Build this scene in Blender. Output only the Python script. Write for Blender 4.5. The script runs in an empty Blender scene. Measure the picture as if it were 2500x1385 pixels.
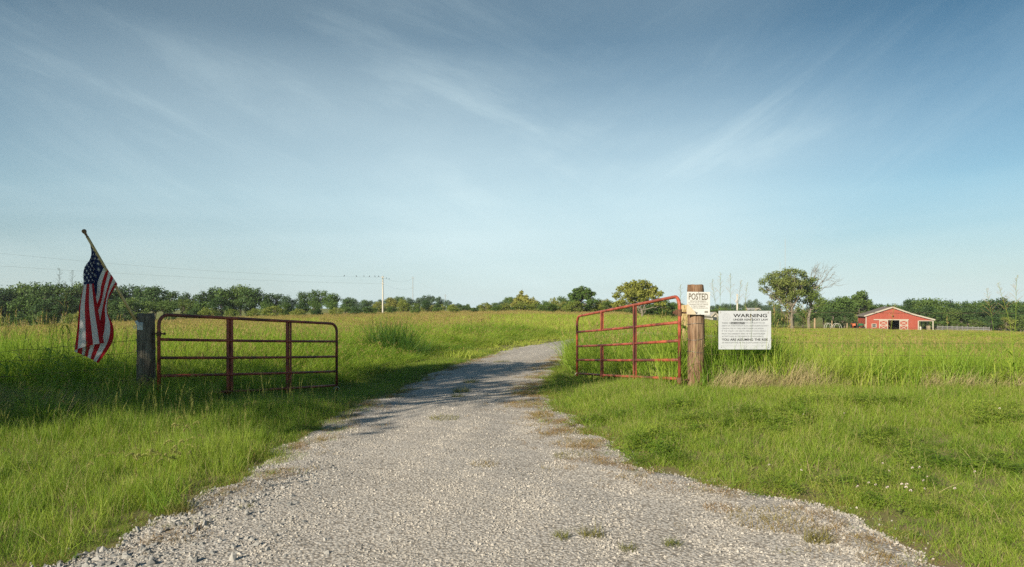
import bpy, math, random
import numpy as np
from mathutils import Vector, Matrix
R = math.radians
SC = bpy.context.scene
COL = SC.collection
F = 1700.0; CX = 1250.0; HY = 748.0; CH = 1.5      # focal length and horizon in photo pixels, eye height
# ---------------------------------------------------------------- camera
cam = bpy.data.cameras.new('camera'); cam_o = bpy.data.objects.new('camera', cam); COL.objects.link(cam_o)
cam_o.location = (0, 0, CH); cam_o.rotation_euler = (R(90), 0, 0)
cam.sensor_width = 36.0; cam.lens = F / 2500.0 * 36.0; cam.shift_y = (HY - 692.5) / 2500.0
cam.clip_start = 0.05; cam.clip_end = 9000
SC.camera = cam_o
# ---------------------------------------------------------------- sun and sky
SUN_EL = 24.0; SUN_LEFT = 37.0                      # degrees up, degrees left of straight behind the camera
sx, sy = -math.sin(R(SUN_LEFT)), -math.cos(R(SUN_LEFT))
sun = bpy.data.lights.new('sun', 'SUN'); sun.energy = 5.0; sun.angle = R(0.5); sun.color = (1.0, 0.87, 0.69)
sun_o = bpy.data.objects.new('sun', sun); COL.objects.link(sun_o)
dv = Vector((-sx * math.cos(R(SUN_EL)), -sy * math.cos(R(SUN_EL)), -math.sin(R(SUN_EL))))
sun_o.rotation_euler = dv.to_track_quat('-Z', 'Y').to_euler(); sun_o.location = (-30, -30, 40)
world = bpy.data.worlds.new('World'); SC.world = world; world.use_nodes = True
wt = world.node_tree; wt.nodes.clear()
def N(t, typ, **kw):
    n = t.nodes.new(typ)
    for k, v in kw.items():
        if k in ('operation', 'blend_type', 'data_type', 'noise_dimensions', 'sky_type', 'feature', 'distance', 'attribute_name', 'interpolation', 'musgrave_type', 'use_clamp', 'sun_disc', 'clamp_factor', 'invert'): setattr(n, k, v)
        else: n.inputs[k].default_value = v
    return n
def ramp(t, fac, stops, interp='LINEAR'):
    n = t.nodes.new('ShaderNodeValToRGB'); cr = n.color_ramp; cr.interpolation = interp
    while len(cr.elements) < len(stops): cr.elements.new(0.5)
    for e, (p, c) in zip(cr.elements, stops):
        e.position = p; e.color = (*c, 1) if len(c) == 3 else c
    t.links.new(fac, n.inputs[0]); return n.outputs[0]
def M_(t, op, a, b=None, clamp=False):
    n = t.nodes.new('ShaderNodeMath'); n.operation = op; n.use_clamp = clamp
    for i, v in enumerate((a, b)):
        if v is None: continue
        if isinstance(v, (int, float)): n.inputs[i].default_value = v
        else: t.links.new(v, n.inputs[i])
    return n.outputs[0]
def mixc(t, fac, a, b, bt='MIX'):
    n = t.nodes.new('ShaderNodeMix'); n.data_type = 'RGBA'; n.blend_type = bt
    for i, v in ((0, fac), (6, a), (7, b)):
        if isinstance(v, (int, float)): n.inputs[i].default_value = v
        elif isinstance(v, tuple): n.inputs[i].default_value = (*v, 1) if len(v) == 3 else v
        else: t.links.new(v, n.inputs[i])
    return n.outputs[2]
def noise(t, vec, scale, detail=4, rough=0.55, dist=0.0):
    n = t.nodes.new('ShaderNodeTexNoise'); n.inputs['Scale'].default_value = scale; n.inputs['Detail'].default_value = detail
    n.inputs['Roughness'].default_value = rough; n.inputs['Distortion'].default_value = dist
    if vec is not None: t.links.new(vec, n.inputs['Vector'])
    return n.outputs[0]
def mapping(t, vec, loc=(0, 0, 0), rot=(0, 0, 0), scale=(1, 1, 1)):
    n = t.nodes.new('ShaderNodeMapping'); n.inputs[1].default_value = loc; n.inputs[2].default_value = rot; n.inputs[3].default_value = scale
    t.links.new(vec, n.inputs[0]); return n.outputs[0]
sky = N(wt, 'ShaderNodeTexSky', sky_type='NISHITA', sun_disc=False)
sky.sun_elevation = R(SUN_EL); sky.sun_rotation = R(180 + SUN_LEFT)
sky.altitude = 200; sky.air_density = 1.0; sky.dust_density = 0.8; sky.ozone_density = 1.0
tc = wt.nodes.new('ShaderNodeTexCoord'); sep = wt.nodes.new('ShaderNodeSeparateXYZ'); wt.links.new(tc.outputs['Generated'], sep.inputs[0])
az = M_(wt, 'ARCTAN2', sep.outputs[0], sep.outputs[1]); el_ = M_(wt, 'ARCSINE', sep.outputs[2])
cmb = wt.nodes.new('ShaderNodeCombineXYZ'); wt.links.new(az, cmb.inputs[0]); wt.links.new(el_, cmb.inputs[1])
def streaks(rot, sc, off, scale, det, rough, dist):                 # cirrus drawn out along one heading of the wind
    return noise(wt, mapping(wt, mapping(wt, cmb.outputs[0], off, (0, 0, R(rot))), scale=sc), scale, det, rough, dist)
n1 = streaks(8, (0.7, 1.6, 1), (1.3, 0.4, 0), 2.0, 5, 0.5, 0.4)
n2 = streaks(19, (0.8, 4.2, 1), (0.55, 0.27, 0), 2.6, 10, 0.62, 0.5)
n3 = streaks(-30, (0.8, 4.0, 1), (2.1, 1.2, 0), 2.8, 10, 0.62, 0.6)
n4 = streaks(-3, (0.6, 8.0, 1), (0.2, 3.3, 0), 2.4, 5, 0.5, 0.3)
veil = ramp(wt, n1, [(0.30, (0, 0, 0)), (0.68, (1, 1, 1))], 'EASE')
lr = ramp(wt, M_(wt, 'ADD', M_(wt, 'MULTIPLY', az, 0.8), 0.5), [(0.45, (0, 0, 0)), (0.75, (1, 1, 1))], 'EASE')
strk = ramp(wt, mixc(wt, lr, n2, n3), [(0.46, (0, 0, 0)), (0.74, (1, 1, 1))], 'EASE')
band = ramp(wt, el_, [(0.0, (0.88,) * 3), (0.05, (0.80,) * 3), (0.12, (0.74,) * 3), (0.19, (0.62,) * 3), (0.26, (0.48,) * 3), (0.36, (0.20,) * 3), (1.0, (0.04,) * 3)])
side = ramp(wt, M_(wt, 'ABSOLUTE', M_(wt, 'ADD', az, 0.10)), [(0.0, (1, 1, 1)), (0.30, (0.85,) * 3), (0.75, (0.12,) * 3)], 'EASE')
lowk = ramp(wt, el_, [(0.0, (1, 1, 1)), (0.10, (0.45,) * 3), (0.25, (0.0,) * 3)])
ca = M_(wt, 'MULTIPLY', M_(wt, 'ADD', M_(wt, 'MULTIPLY', veil, 0.35), 0.65), band)
ca = M_(wt, 'MULTIPLY', ca, M_(wt, 'MAXIMUM', lowk, M_(wt, 'ADD', 0.12, M_(wt, 'MULTIPLY', side, 0.88))))
cs = M_(wt, 'MULTIPLY', M_(wt, 'MULTIPLY', strk, M_(wt, 'ADD', 0.25, M_(wt, 'MULTIPLY', side, 0.75))), 0.20)
cs = M_(wt, 'MULTIPLY', cs, ramp(wt, el_, [(0.0, (0.1,) * 3), (0.10, (0.35,) * 3), (0.2, (0.9,) * 3), (0.45, (0.5,) * 3)]))
thin = M_(wt, 'MULTIPLY', M_(wt, 'SUBTRACT', n4, 0.5), ramp(wt, el_, [(0.0, (0.2,) * 3), (0.08, (0.35,) * 3), (0.2, (0.0,) * 3)]))
cf = M_(wt, 'ADD', M_(wt, 'ADD', ca, cs), thin, clamp=True)
deep = ramp(wt, el_, [(0.0, (0.62, 0.74, 0.90)), (0.15, (0.60, 0.88, 0.94)), (0.38, (0.20, 0.50, 0.60)), (1.0, (0.22, 0.42, 0.52))])
skb = mixc(wt, 1.0, sky.outputs[0], deep, 'MULTIPLY')
skc = mixc(wt, cf, skb, (8.2, 10.0, 10.3))
bg = wt.nodes.new('ShaderNodeBackground'); bg.inputs[1].default_value = 0.066
wt.links.new(skc, bg.inputs[0])
wo = wt.nodes.new('ShaderNodeOutputWorld'); wt.links.new(bg.outputs[0], wo.inputs[0])
SC.view_settings.view_transform = 'Standard'; SC.view_settings.look = 'None'
SC.view_settings.exposure = 0.62; SC.view_settings.gamma = 1.0; SC.view_settings.use_curve_mapping = False
SC.render.engine = 'CYCLES'
SC.cycles.max_bounces = 6; SC.cycles.diffuse_bounces = 3; SC.cycles.glossy_bounces = 2; SC.cycles.transmission_bounces = 4
SC.cycles.transparent_max_bounces = 8; SC.cycles.use_denoising = False
SC.cycles.caustics_reflective = False; SC.cycles.caustics_refractive = False

# ---------------------------------------------------------------- helpers
def tag(o, label=None, cat=None, group=None, kind=None):
    if label: o['label'] = label
    if cat: o['category'] = cat
    if group: o['group'] = group
    if kind: o['kind'] = kind
    return o
def empty(name, loc, rz=0.0):
    o = bpy.data.objects.new(name, None); COL.objects.link(o); o.location = loc; o.rotation_euler = (0, 0, rz)
    o.empty_display_size = 0.1
    return o
def W(px, py, D):
    return Vector(((px - CX) * D / F, D, CH - (py - HY) * D / F))
class MB:
    def __init__(s): s.v = []; s.f = []; s.m = []
    def add(s, vs, fs, mi=0):
        b = len(s.v); s.v += [tuple(p) for p in vs]
        for f in fs: s.f.append(tuple(i + b for i in f)); s.m.append(mi)
    def box(s, lo, hi, mi=0, mat=None):
        x0, y0, z0 = lo; x1, y1, z1 = hi
        vs = [Vector(p) for p in ((x0, y0, z0), (x1, y0, z0), (x1, y1, z0), (x0, y1, z0), (x0, y0, z1), (x1, y0, z1), (x1, y1, z1), (x0, y1, z1))]
        if mat: vs = [mat @ p for p in vs]
        s.add(vs, [(0, 3, 2, 1), (4, 5, 6, 7), (0, 1, 5, 4), (1, 2, 6, 5), (2, 3, 7, 6), (3, 0, 4, 7)], mi)
    def beam(s, a, b, w, h, mi=0, up=Vector((0, 0, 1))):
        a = Vector(a); b = Vector(b); d = (b - a); L = d.length; d.normalize()
        side = d.cross(up)
        if side.length < 1e-4: side = d.cross(Vector((0, 1, 0)))
        side.normalize(); u = side.cross(d)
        vs = []
        for p in (a, b):
            for i, j in ((-1, -1), (1, -1), (1, 1), (-1, 1)): vs.append(p + side * (i * w / 2) + u * (j * h / 2))
        s.add(vs, [(0, 1, 2, 3), (7, 6, 5, 4), (0, 4, 5, 1), (1, 5, 6, 2), (2, 6, 7, 3), (3, 7, 4, 0)], mi)
    def tube(s, pts, rad, n=8, mi=0, cap=True):
        pts = [Vector(p) for p in pts]; k = len(pts)
        rad = list(rad) if hasattr(rad, '__len__') else [rad] * k
        vs = []; u = None
        for i, p in enumerate(pts):
            d = (pts[min(i + 1, k - 1)] - pts[max(i - 1, 0)]).normalized()
            if u is None:
                u = d.cross(Vector((0.3, 0.2, 1))); 
                if u.length < 1e-3: u = d.cross(Vector((0, 1, 0)))
            u = (u - d * u.dot(d)).normalized(); w = d.cross(u)
            for j in range(n):
                a = 2 * math.pi * j / n; vs.append(p + (u * math.cos(a) + w * math.sin(a)) * rad[i])
        fs = []
        for i in range(k - 1):
            for j in range(n):
                fs.append((i * n + j, i * n + (j + 1) % n, (i + 1) * n + (j + 1) % n, (i + 1) * n + j))
        if cap: fs += [tuple(range(n - 1, -1, -1)), tuple(range((k - 1) * n, k * n))]
        s.add(vs, fs, mi)
    def build(s, name, mats, parent=None, smooth=False, loc=None, link=True):
        me = bpy.data.meshes.new(name); me.from_pydata(s.v, [], s.f)
        mats = mats if isinstance(mats, (list, tuple)) else [mats]
        for m in mats: me.materials.append(m)
        if len(mats) > 1: me.polygons.foreach_set('material_index', s.m)
        if smooth: me.polygons.foreach_set('use_smooth', [True] * len(s.f))
        me.update()
        o = bpy.data.objects.new(name, me)
        if link: COL.objects.link(o)
        if parent: o.parent = parent
        if loc is not None: o.location = loc
        return o
def local(root, p): return Vector(p) - root.location

def mat(name, base=(0.5, 0.5, 0.5), rough=0.8, metal=0.0, spec=0.3):
    m = bpy.data.materials.new(name); m.use_nodes = True; b = m.node_tree.nodes['Principled BSDF']
    b.inputs['Base Color'].default_value = (*base, 1); b.inputs['Roughness'].default_value = rough
    b.inputs['Metallic'].default_value = metal; b.inputs['Specular IOR Level'].default_value = spec
    return m, m.node_tree, b
def geo_pos(t):
    g = t.nodes.new('ShaderNodeNewGeometry'); return g.outputs['Position']
def obj_co(t):
    g = t.nodes.new('ShaderNodeTexCoord'); return g.outputs['Object']
def bump(t, b, h, strength=0.5, dist=0.02):
    n = t.nodes.new('ShaderNodeBump'); n.inputs['Strength'].default_value = strength; n.inputs['Distance'].default_value = dist
    t.links.new(h, n.inputs['Height']); t.links.new(n.outputs[0], b.inputs['Normal'])
def noisy(name, c1, c2, scale=8, rough=0.85, bs=0.3, bd=0.01, spec=0.2, stretch=(1, 1, 1), detail=6, lo=0.35, hi=0.65):
    m, t, b = mat(name, c1, rough, 0, spec)
    co = mapping(t, obj_co(t), scale=stretch)
    n = noise(t, co, scale, detail, 0.6)
    t.links.new(ramp(t, n, [(lo, c1), (hi, c2)]), b.inputs['Base Color'])
    bump(t, b, n, bs, bd)
    return m
def leafmat(name, cols, rough=0.55, trans=0.35, nscale=0.15, tcol=1.25, spec=0.25, macro=None):
    """cols = three greens picked by the plant's own random number and by a broad noise over the place"""
    m, t, b = mat(name, cols[0], rough, 0, spec)
    oi = t.nodes.new('ShaderNodeObjectInfo')
    n = noise(t, geo_pos(t), nscale, 3, 0.5)
    a = M_(t, 'ADD', M_(t, 'MULTIPLY', oi.outputs['Random'], 0.55), M_(t, 'MULTIPLY', n, 0.9))
    a = M_(t, 'SUBTRACT', a, 0.22, clamp=True)
    k = len(cols)
    c = ramp(t, a, [(i / (k - 1), cc) for i, cc in enumerate(cols)])
    t.links.new(c, b.inputs['Base Color'])
    tr = t.nodes.new('ShaderNodeBsdfTranslucent')
    t.links.new(mixc(t, 1.0, c, (tcol, tcol * 1.02, tcol * 0.7), 'MULTIPLY'), tr.inputs[0])
    mx = t.nodes.new('ShaderNodeMixShader'); mx.inputs[0].default_value = trans
    t.links.new(b.outputs[0], mx.inputs[1]); t.links.new(tr.outputs[0], mx.inputs[2])
    t.links.new(mx.outputs[0], t.nodes['Material Output'].inputs[0])
    return m

# ---------------------------------------------------------------- terrain
U_T = np.array([-3, -0.735, -0.44, -0.20, 0.0, 0.15, 0.265, 0.38, 0.56, 0.735, 3.0])
YB = np.array([806, 806, 782, 771, 765, 768, 781, 803, 806, 812, 812.0])
def sstep(a, b, x):
    t = np.clip((x - a) / (b - a), 0, 1); return t * t * (3 - 2 * t)
def terrain(x, y):
    x = np.asarray(x, float); y = np.asarray(y, float)
    ys = np.maximum(y, 1.0); u = np.clip(x / np.maximum(ys, 12.0), -1.2, 1.2)
    z200 = CH - (np.interp(u, U_T, YB) - HY) * 200 / F
    w = np.clip((ys - 16) / 184.0, 0, 1)
    w = w * sstep(14, 40, ys)
    z = z200 * w
    z = z - 0.16 * sstep(9, 17, y) * (1 - w)
    z = z + 0.24 * sstep(0.6, 2.6, x) * sstep(5.5, 9.5, y) * (1 - sstep(11.5, 16, y))
    z = z - 0.20 * np.exp(-(((x + 3.3) / 2.3) ** 2 + ((y - 14.6) / 2.6) ** 2))
    z = z - 0.10 * np.exp(-(((x - 1.2) / 1.6) ** 2 + ((y - 15.6) / 2.2) ** 2))
    z = z + 0.10 * (1 - sstep(-6.5, -4.2, x)) * sstep(5.5, 9.0, y) * (1 - sstep(12, 22, y))
    z = z + 0.02 * np.sin(x * 1.7 + 0.5) * np.cos(y * 1.3) * sstep(2.0, 4.5, np.abs(x + 0.6))
    z = z + 0.20 * np.sin(x * 0.21 + 1.0) * np.cos(y * 0.13 + 0.4) * sstep(30, 70, y)
    return z
def ground_pt(px, py):
    u = (px - CX) / F; s = (py - HY) / F
    D = np.concatenate([np.linspace(2.5, 60, 1200), np.linspace(60, 400, 1200)])
    zz = terrain(u * D, D) - (CH - s * D)
    i = np.argmax(zz > 0)
    if i == 0: return (u * 200, 200.0)
    return (u * D[i], D[i])
L_PX = [(160, 1385), (330, 1320), (490, 1252), (625, 1160), (700, 1110), (830, 1028), (900, 985), (1000, 945), (1130, 890), (1250, 853), (1400, 829), (1560, 812)]
R_PX = [(2250, 1385), (2110, 1290), (1940, 1240), (1700, 1190), (1500, 1130), (1420, 1060), (1335, 1000), (1310, 960), (1325, 920), (1370, 882), (1440, 850), (1530, 826)]
lp = [ground_pt(*p) for p in L_PX]; rp = [ground_pt(*p) for p in R_PX]
lp = [(-14, -7), (-8, -3), (-3.6, 2.2)] + lp; rp = [(16, -7), (10, -3), (4.2, 2.4)] + rp
e = lp[-1]; lp += [(e[0] + 4, e[1] + 3), (e[0] + 12, e[1] + 7)]
e = rp[-1]; rp += [(e[0] + 3, e[1] + 3), (e[0] + 10, e[1] + 7.0), (e[0] + 16, lp[-1][1] + .5)]
lpa = np.array(sorted(lp, key=lambda p: p[1])); rpa = np.array(sorted(rp, key=lambda p: p[1]))
def jag(y, k):
    return 0.07 * np.sin(y * 3.1 + k) + 0.05 * np.sin(y * 7.3 + 2 * k) + 0.03 * np.sin(y * 17.0 + 3 * k)
def xl(y): return np.interp(y, lpa[:, 1], lpa[:, 0]) + jag(y, 1.0)
def xr(y): return np.interp(y, rpa[:, 1], rpa[:, 0]) + jag(y, 4.0)
Y_END = min(lpa[-1, 1], rpa[-1, 1])
def road_d(x, y):
    """signed distance to the road, sideways: negative on the gravel"""
    d = np.maximum(xl(y) - x, x - xr(y))
    return np.where(y > Y_END, 9.0, d)

# ground sheet: polar grid, fine near the camera
def ground_sheet():
    rs = [0.0]; r = 0.6
    while r < 60: rs.append(r); r *= 1.035
    while r < 850: rs.append(r); r *= 1.12
    rs.append(960); na = 288
    vs = []; fs = []
    rr = np.array(rs[1:]); aa = np.linspace(0, 2 * math.pi, na, endpoint=False)
    X = rr[:, None] * np.cos(aa)[None]; Y = rr[:, None] * np.sin(aa)[None]
    Z = terrain(X, Y)
    vs = np.stack([X, Y, Z], -1).reshape(-1, 3).tolist(); vs.append((0, 0, float(terrain(0, 0)))); c = len(vs) - 1
    for j in range(na): fs.append((c, j, (j + 1) % na))
    for i in range(len(rr) - 1):
        for j in range(na):
            j2 = (j + 1) % na; fs.append((i * na + j, (i + 1) * na + j, (i + 1) * na + j2, i * na + j2))
    b = MB(); b.v = [tuple(p) for p in vs]; b.f = fs; b.m = [0] * len(fs)
    m, t, bs = mat('meadow_soil', (0.07, 0.075, 0.03), 0.95, 0, 0.1)
    p = geo_pos(t); n = noise(t, p, 0.9, 6, 0.6); n2 = noise(t, p, 0.035, 4, 0.5)
    near = ramp(t, n, [(0.35, (0.22, 0.175, 0.11)), (0.65, (0.17, 0.17, 0.06))])
    far = ramp(t, n2, [(0.35, (0.14, 0.19, 0.035)), (0.65, (0.21, 0.20, 0.065))])
    sp = t.nodes.new('ShaderNodeSeparateXYZ'); t.links.new(p, sp.inputs[0])
    f = ramp(t, M_(t, 'DIVIDE', sp.outputs[1], 100.0), [(0.15, (0, 0, 0)), (0.5, (1, 1, 1))])
    t.links.new(mixc(t, f, near, far), bs.inputs['Base Color']); bump(t, bs, n, 0.6, 0.05)
    tag(b.build('ground', m, smooth=True), kind='structure')
ground_sheet()
def gravel_mat(name, c1, c2, c3, vs=48):
    m, t, b = mat(name, c2, 0.95, 0, 0.1)
    p = geo_pos(t)
    v = t.nodes.new('ShaderNodeTexVoronoi'); v.inputs['Scale'].default_value = vs; t.links.new(p, v.inputs['Vector'])
    big = noise(t, p, 0.55, 5, 0.6); fine = noise(t, p, 130, 3, 0.6)
    base = ramp(t, big, [(0.32, c1), (0.5, c2), (0.68, c3)])
    st = mixc(t, 0.55, base, ramp(t, v.outputs['Color'], [(0.2, (0.30, 0.285, 0.26)), (0.8, (0.56, 0.54, 0.50))]))
    cr = ramp(t, v.outputs['Distance'], [(0.30, (1, 1, 1)), (0.75, (0.46, 0.44, 0.42))])
    c = mixc(t, 1.0, st, cr, 'MULTIPLY')
    t.links.new(mixc(t, 0.25, c, fine, 'OVERLAY'), b.inputs['Base Color'])
    h = M_(t, 'ADD', M_(t, 'SUBTRACT', 1.0, v.outputs['Distance']), M_(t, 'MULTIPLY', fine, 0.4))
    bump(t, b, h, 0.60, 0.010)
    return m
M_ROAD = gravel_mat('gravel_surface', (0.62, 0.58, 0.51), (0.71, 0.67, 0.60), (0.76, 0.73, 0.67))
def road():
    ys = np.concatenate([np.arange(-7, 3, 0.3), np.arange(3, 14, 0.05), np.arange(14, Y_END, 0.2)])
    n = 28; b = MB(); vs = []
    for y in ys:
        a, c = float(xl(y)) - 0.20, float(xr(y)) + 0.20
        for i in range(n + 1):
            s = i / n; x = a + (c - a) * s
            edge = min(s, 1 - s) * (c - a)
            z = float(terrain(x, y)) + 0.012 + 0.02 * min(1, edge / 0.5) - 0.03 * max(0, 1 - edge / 0.12)
            ruts = -0.018 * math.exp(-((s - 0.28) / 0.09) ** 2) - 0.018 * math.exp(-((s - 0.72) / 0.09) ** 2)
            vs.append((x, y, z + ruts + 0.004 * math.sin(x * 9 + y * 5) * math.sin(y * 7)))
    k = n + 1
    fs = [(j * k + i, j * k + i + 1, (j + 1) * k + i + 1, (j + 1) * k + i) for j in range(len(ys) - 1) for i in range(n)]
    b.add(vs, fs)
    tag(b.build('gravel_road', M_ROAD, smooth=True), kind='structure')
road()
def roadz(x, y):
    a = xl(y) - 0.20; c = xr(y) + 0.20; s = (x - a) / (c - a); edge = np.minimum(s, 1 - s) * (c - a)
    z = terrain(x, y) + 0.012 + 0.02 * np.clip(edge / 0.5, 0, 1) - 0.03 * np.clip(1 - edge / 0.12, 0, 1)
    return np.where(edge < 0, terrain(x, y), z - 0.018 * np.exp(-((s - 0.28) / 0.09) ** 2) - 0.018 * np.exp(-((s - 0.72) / 0.09) ** 2))

# ---------------------------------------------------------------- scattering (only for stuff: grass, gravel)
def scatter(name, P, rot, scl, idx, protos, mats_tag):
    me = bpy.data.meshes.new(name); me.vertices.add(len(P)); me.vertices.foreach_set('co', np.asarray(P, np.float32).ravel())
    a = me.attributes.new('rot', 'FLOAT_VECTOR', 'POINT'); a.data.foreach_set('vector', np.asarray(rot, np.float32).ravel())
    a = me.attributes.new('scl', 'FLOAT_VECTOR', 'POINT'); a.data.foreach_set('vector', np.asarray(scl, np.float32).ravel())
    a = me.attributes.new('idx', 'INT', 'POINT'); a.data.foreach_set('value', np.asarray(idx, np.int32))
    o = bpy.data.objects.new(name, me); COL.objects.link(o)
    c = bpy.data.collections.new(name + '_source')
    for p in protos: c.objects.link(p)
    g = bpy.data.node_groups.new(name + '_nodes', 'GeometryNodeTree')
    g.interface.new_socket('Geometry', in_out='INPUT', socket_type='NodeSocketGeometry')
    g.interface.new_socket('Geometry', in_out='OUTPUT', socket_type='NodeSocketGeometry')
    gi = g.nodes.new('NodeGroupInput'); go = g.nodes.new('NodeGroupOutput')
    ci = g.nodes.new('GeometryNodeCollectionInfo'); ci.inputs['Collection'].default_value = c
    ci.inputs['Separate Children'].default_value = True; ci.inputs['Reset Children'].default_value = True
    ip = g.nodes.new('GeometryNodeInstanceOnPoints'); ip.inputs['Pick Instance'].default_value = True
    m2p = g.nodes.new('GeometryNodeMeshToPoints')
    def at(nm, ty):
        n = g.nodes.new('GeometryNodeInputNamedAttribute'); n.data_type = ty; n.inputs[0].default_value = nm; return n.outputs[0]
    g.links.new(gi.outputs[0], m2p.inputs[0]); g.links.new(m2p.outputs[0], ip.inputs['Points'])
    g.links.new(ci.outputs[0], ip.inputs['Instance']); g.links.new(at('idx', 'INT'), ip.inputs['Instance Index'])
    e2r = g.nodes.new('FunctionNodeEulerToRotation'); g.links.new(at('rot', 'FLOAT_VECTOR'), e2r.inputs[0])
    g.links.new(e2r.outputs[0], ip.inputs['Rotation']); g.links.new(at('scl', 'FLOAT_VECTOR'), ip.inputs['Scale'])
    g.links.new(ip.outputs[0], go.inputs[0])
    md = o.modifiers.new('scatter', 'NODES'); md.node_group = g
    lab, cat = mats_tag
    tag(o, lab, cat, kind='stuff')
    return o
def proto_mesh(name, V, Fq, mats, mi=None):
    me = bpy.data.meshes.new(name); me.from_pydata(V.tolist() if hasattr(V, 'tolist') else V, [], Fq.tolist() if hasattr(Fq, 'tolist') else Fq)
    for m in mats: me.materials.append(m)
    if mi is not None: me.polygons.foreach_set('material_index', mi)
    me.update()
    return bpy.data.objects.new(name, me)
def blades(rng, n, rad, h, w, lean=0.35, curve=0.5, levels=3, hvar=0.5, dirbias=None):
    """n curved tapering blades rooted in a disc; returns vertices, quads"""
    a = rng.uniform(0, 2 * np.pi, n); r = rad * np.sqrt(rng.uniform(0, 1, n))
    bx, by = r * np.cos(a), r * np.sin(a)
    hh = h * (1 - hvar * rng.uniform(0, 1, n)); ww = w * rng.uniform(0.6, 1.3, n)
    th = rng.uniform(0, 2 * np.pi, n)
    if dirbias is not None: th = dirbias + rng.normal(0, 0.6, n)
    l0 = np.abs(rng.normal(0, lean, n)); cv = np.abs(rng.normal(curve, curve * 0.5, n))
    face = rng.uniform(0, np.pi, n)
    V = []; k = levels + 1
    x, y, z = bx.copy(), by.copy(), np.full(n, -0.02)
    rows = []
    for i in range(k):
        s = i / levels
        wi = ww * (1 - s ** 1.6) * 0.5 + ww * 0.03
        fx, fy = -np.sin(th) * np.cos(face) , np.cos(th) * np.cos(face)
        fx = np.cos(face); fy = np.sin(face)
        rows.append(np.stack([x - fx * wi, y - fy * wi, z], -1)); rows.append(np.stack([x + fx * wi, y + fy * wi, z], -1))
        ang = l0 + cv * (s + 0.5 / levels) * 1.6
        st = hh / levels
        x = x + np.cos(th) * np.sin(ang) * st; y = y + np.sin(th) * np.sin(ang) * st; z = z + np.cos(ang) * st
    V = np.stack(rows, 1).reshape(-1, 3)
    base = (np.arange(n) * 2 * k)[:, None]
    q = []
    for i in range(levels): q.append(np.stack([base[:, 0] + 2 * i, base[:, 0] + 2 * i + 1, base[:, 0] + 2 * i + 3, base[:, 0] + 2 * i + 2], -1))
    Fq = np.concatenate(q, 0)
    return V, Fq
def seeds(rng, n, rad, h, sl, sw, hvar=0.25, lean=0.12, kind='plume', flip=0.0, stem=0.0022):
    """thin stems that end in a seed head; material 0 stem, 1 head"""
    V = []; Fc = []; mi = []
    def quad(p, d, l, w, m, nrm):
        s = d.cross(nrm)
        if s.length < 1e-5: s = d.cross(Vector((1, 0, 0)))
        s.normalize(); b = len(V)
        V.extend([tuple(p), tuple(p + d * l * 0.5 + s * w * 0.5), tuple(p + d * l), tuple(p + d * l * 0.5 - s * w * 0.5)])
        Fc.append((b, b + 1, b + 2, b + 3)); mi.append(m)
    for _ in range(n):
        a = rng.uniform(0, 6.283); r = rad * math.sqrt(rng.uniform())
        p = Vector((r * math.cos(a), r * math.sin(a), 0)); th = rng.uniform(0, 6.283); H = h * (1 - hvar * rng.uniform())
        le = abs(rng.normal(0, lean)); hd = Vector((math.cos(th), math.sin(th), 0))
        top = p + Vector((0, 0, H * math.cos(le))) + hd * H * math.sin(le)
        sd = Vector((math.cos(th + 1.57), math.sin(th + 1.57), 0)) * stem
        b = len(V); V.extend([tuple(p - sd), tuple(p + sd), tuple(top + sd * .6), tuple(top - sd * .6)]); Fc.append((b, b + 1, b + 2, b + 3)); mi.append(0)
        b = len(V); sd2 = hd * stem; V.extend([tuple(p - sd2), tuple(p + sd2), tuple(top + sd2 * .6), tuple(top - sd2 * .6)]); Fc.append((b, b + 1, b + 2, b + 3)); mi.append(0)
        if kind == 'plume':
            for k in range(14):
                t = k / 14; q = p.lerp(top, 1 - 0.0) - (top - p).normalized() * (sl * (1 - t))
                aa = rng.uniform(0, 6.283); d = (Vector((math.cos(aa), math.sin(aa), 0)) * rng.uniform(0.3, 0.9) * (1.1 - t) + Vector((0, 0, 0.8))).normalized()
                quad(q, d, sl * rng.uniform(0.18, 0.4) * (1.15 - t), sw * rng.uniform(0.6, 1.2), 1, Vector((rng.normal(), rng.normal(), rng.normal() * .3)))
        else:                                           # drooping foxtail
            q = top.copy(); d = (top - p).normalized()
            for k in range(9):
                ang = le + 0.2 + k * 0.26
                d = hd * math.sin(ang) + Vector((0, 0, math.cos(ang)))
                for j in range(4):
                    aa = rng.uniform(0, 6.283); o = d.cross(Vector((math.cos(aa), math.sin(aa), 0.3))).normalized()
                    quad(q, (d * 0.9 + o * 0.8).normalized(), sl * 0.26, sw * 1.0, 1, o)
                q = q + d * sl / 9
    return V, Fc, mi
def join(parts):
    V = []; Fc = []; mi = []
    for v, f, m in parts:
        b = len(V); v = v.tolist() if hasattr(v, 'tolist') else v; f = f.tolist() if hasattr(f, 'tolist') else f
        V += v; Fc += [tuple(i + b for i in q) for q in f]; mi += (m if isinstance(m, list) else [m] * len(f))
    return V, Fc, mi
rng = np.random.default_rng(7); random.seed(5)
G_VERGE = leafmat('verge_grass', [(0.0837, 0.1668, 0.0174), (0.1751, 0.29, 0.0319), (0.2893, 0.3915, 0.0508), (0.3959, 0.4205, 0.1015)], 0.5, 0.38, 0.55)
G_TALL = leafmat('tall_grass_blades', [(0.0914, 0.1885, 0.0203), (0.1979, 0.3262, 0.0348), (0.3273, 0.435, 0.058), (0.4415, 0.464, 0.1015)], 0.5, 0.40, 0.22)
G_SEED = leafmat('seed_heads', [(0.30, 0.25, 0.09), (0.40, 0.29, 0.13), (0.45, 0.31, 0.17)], 0.8, 0.3, 0.2)
G_DRY = leafmat('dry_straw', [(0.26, 0.23, 0.10), (0.40, 0.34, 0.18), (0.50, 0.42, 0.25)], 0.8, 0.25, 0.9)
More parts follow.
